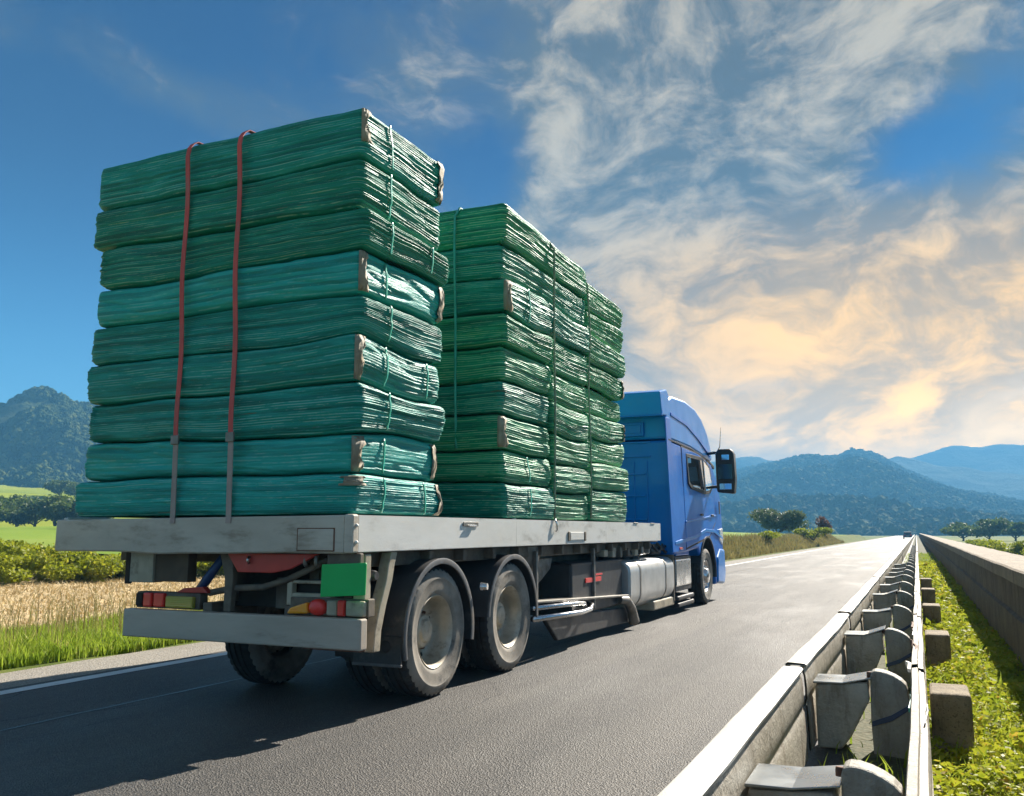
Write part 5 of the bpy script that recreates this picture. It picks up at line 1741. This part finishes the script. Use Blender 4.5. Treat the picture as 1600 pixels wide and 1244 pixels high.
for xb, xt, lb in [(-5.40, -5.46, 'red tie down strap over the rear stack, the left one'), (-4.83, -4.90, 'red tie down strap over the rear stack, the right one')]:
    st = empty('tie_down_strap', (xb, 5.38, 1.46))
    tag(st, lb, 'strap', 'red straps over the rear stack')
    def sx(z):
        return xb + (xt - xb) * (z - 1.47) / 3.1
    split = 2.08
    zz = np.linspace(split, 4.58, 40)
    red = [(sx(z), 5.385 + 0.012 * math.sin(z * 5), z) for z in zz]
    ztop = lambda y: float(iface(Z1, 9, 300, 0.06)(np.array(xt), np.array(y))) + 0.022
    red = [q for q in red if q[2] < ztop(5.45) - 0.07]
    red = [q for q in red if q[2] < ztop(5.45) - 0.13]
    red += [(xt, 5.395, ztop(5.45) - 0.10), (xt, 5.425, ztop(5.45) - 0.055), (xt, 5.475, ztop(5.5) - 0.016)] + [(xt, y, ztop(y) - 0.010) for y in np.linspace(5.55, 6.60, 9)]
    red += [(xt, 6.74, ztop(6.7) - 0.06), (xt, 6.79, 4.4), (xt, 6.79, 3.0), (xt, 6.79, 1.48)]
    v, f = ribbon(red, 0.044, 0)
    o = mesh_obj('webbing', v, f, M['strap'], st)
    q = o.modifiers.new('thickness', 'SOLIDIFY')
    q.thickness = 0.006
    grey = [(sx(z), 5.380 - 0.004 * (z < 1.47), z) for z in np.linspace(1.42, split + 0.06, 12)]
    v, f = ribbon(grey, 0.05, 0)
    o = mesh_obj('webbing_tail', v, f, M['strapgrey'], st)
    o['label'] = 'faded grey lower end of the strap'
    MB().box(sx(split) - 0.04, sx(split) + 0.04, 5.362, 5.384, split - 0.03, split + 0.045).build('shadow_block', M['steel'], st, bevel=0.006)  # added block, stands in for the dark shadow where the strap changes colour
    q = o.modifiers.new('thickness', 'SOLIDIFY')
    q.thickness = 0.006
zt2 = lambda x, y: float(iface(Z2, 9, 400, 0.055)(np.array(x), np.array(y))) + 0.012


def over(y, ztf):
    q = [(-3.700, y, ztf(-3.75, y) - 0.10), (-3.735, y, ztf(-3.75, y) - 0.045), (-3.79, y, ztf(-3.79, y) - 0.008)]
    q += [(x, y, ztf(x, y)) for x in np.linspace(-3.9, -6.3, 9)]
    return q + [(-6.45, y, ztf(-6.4, y) - 0.08), (-6.50, y, 3.0), (-6.50, y, 1.5)]


pts = [(-3.675 + 0.008 * math.sin(z * 3.0), 9.325 + 0.012 * math.sin(z * 2.1), z) for z in np.linspace(1.50, zt2(-3.75, 9.32) - 0.15, 40)] + over(9.325, zt2)
tag(MB().tube(pts, 0.014, 8).build('lashing_rope', M['rope'], smooth=True), 'pale green rope running down the side of the middle stack', 'rope')
pts = [(-4.25 + 0.02 * math.sin(z), 7.985 + 0.008 * math.sin(z * 4), z) for z in np.linspace(2.2, zt2(-4.25, 8.05) - 0.12, 30)]
pts += [(-4.25, 8.00, zt2(-4.25, 8.05) - 0.08), (-4.25, 8.05, zt2(-4.25, 8.05) - 0.015), (-4.25, 8.5, zt2(-4.25, 8.5)), (-4.25, 9.4, zt2(-4.25, 9.4)), (-4.25, 10.4, zt2(-4.25, 10.4))]
tag(MB().tube(pts, 0.014, 8).build('lashing_rope', M['band'], smooth=True), 'bright green cord down the back of the middle stack', 'rope')
zt3 = lambda x, y: min(float(iface(Z3, 9, 500, 0.06)(np.array(x), np.array(10.62))), float(iface(Z2, 9, 400, 0.055)(np.array(x), np.array(10.56)))) + 0.01
pts = [(-3.695 + 0.012 * math.sin(z * 3.7), 10.59 + 0.015 * math.sin(z * 5.1), z) for z in np.linspace(1.52, zt3(-3.75, 10.6) - 0.15, 40)] + over(10.59, zt3)
tag(MB().tube(pts, 0.012, 8).build('lashing_rope', M['rope'], smooth=True), 'brownish rope in the joint between middle and front stacks', 'rope')

# ------------------------------------------------------------------ haze
hz_ = MB().box(-3600, 3600, -3600, 3600, -1.7, 262)
ho = mesh_obj('haze', hz_.v, hz_.f, None)
ho.data.materials.clear()
hm_ = bpy.data.materials.new('haze_air')
hm_.use_nodes = True
ht = hm_.node_tree
ht.nodes.clear()
pv = ht.nodes.new('ShaderNodeVolumePrincipled')
pv.inputs['Color'].default_value = (0.17, 0.55, 1.0, 1)
pv.inputs['Density'].default_value = 0.00068
pv.inputs['Anisotropy'].default_value = 0.0
mo = ht.nodes.new('ShaderNodeOutputMaterial')
ht.links.new(pv.outputs[0], mo.inputs['Volume'])
ho.data.materials.append(hm_)
tag(ho, 'thin blue haze filling the air over the landscape', 'haze', None, 'stuff')
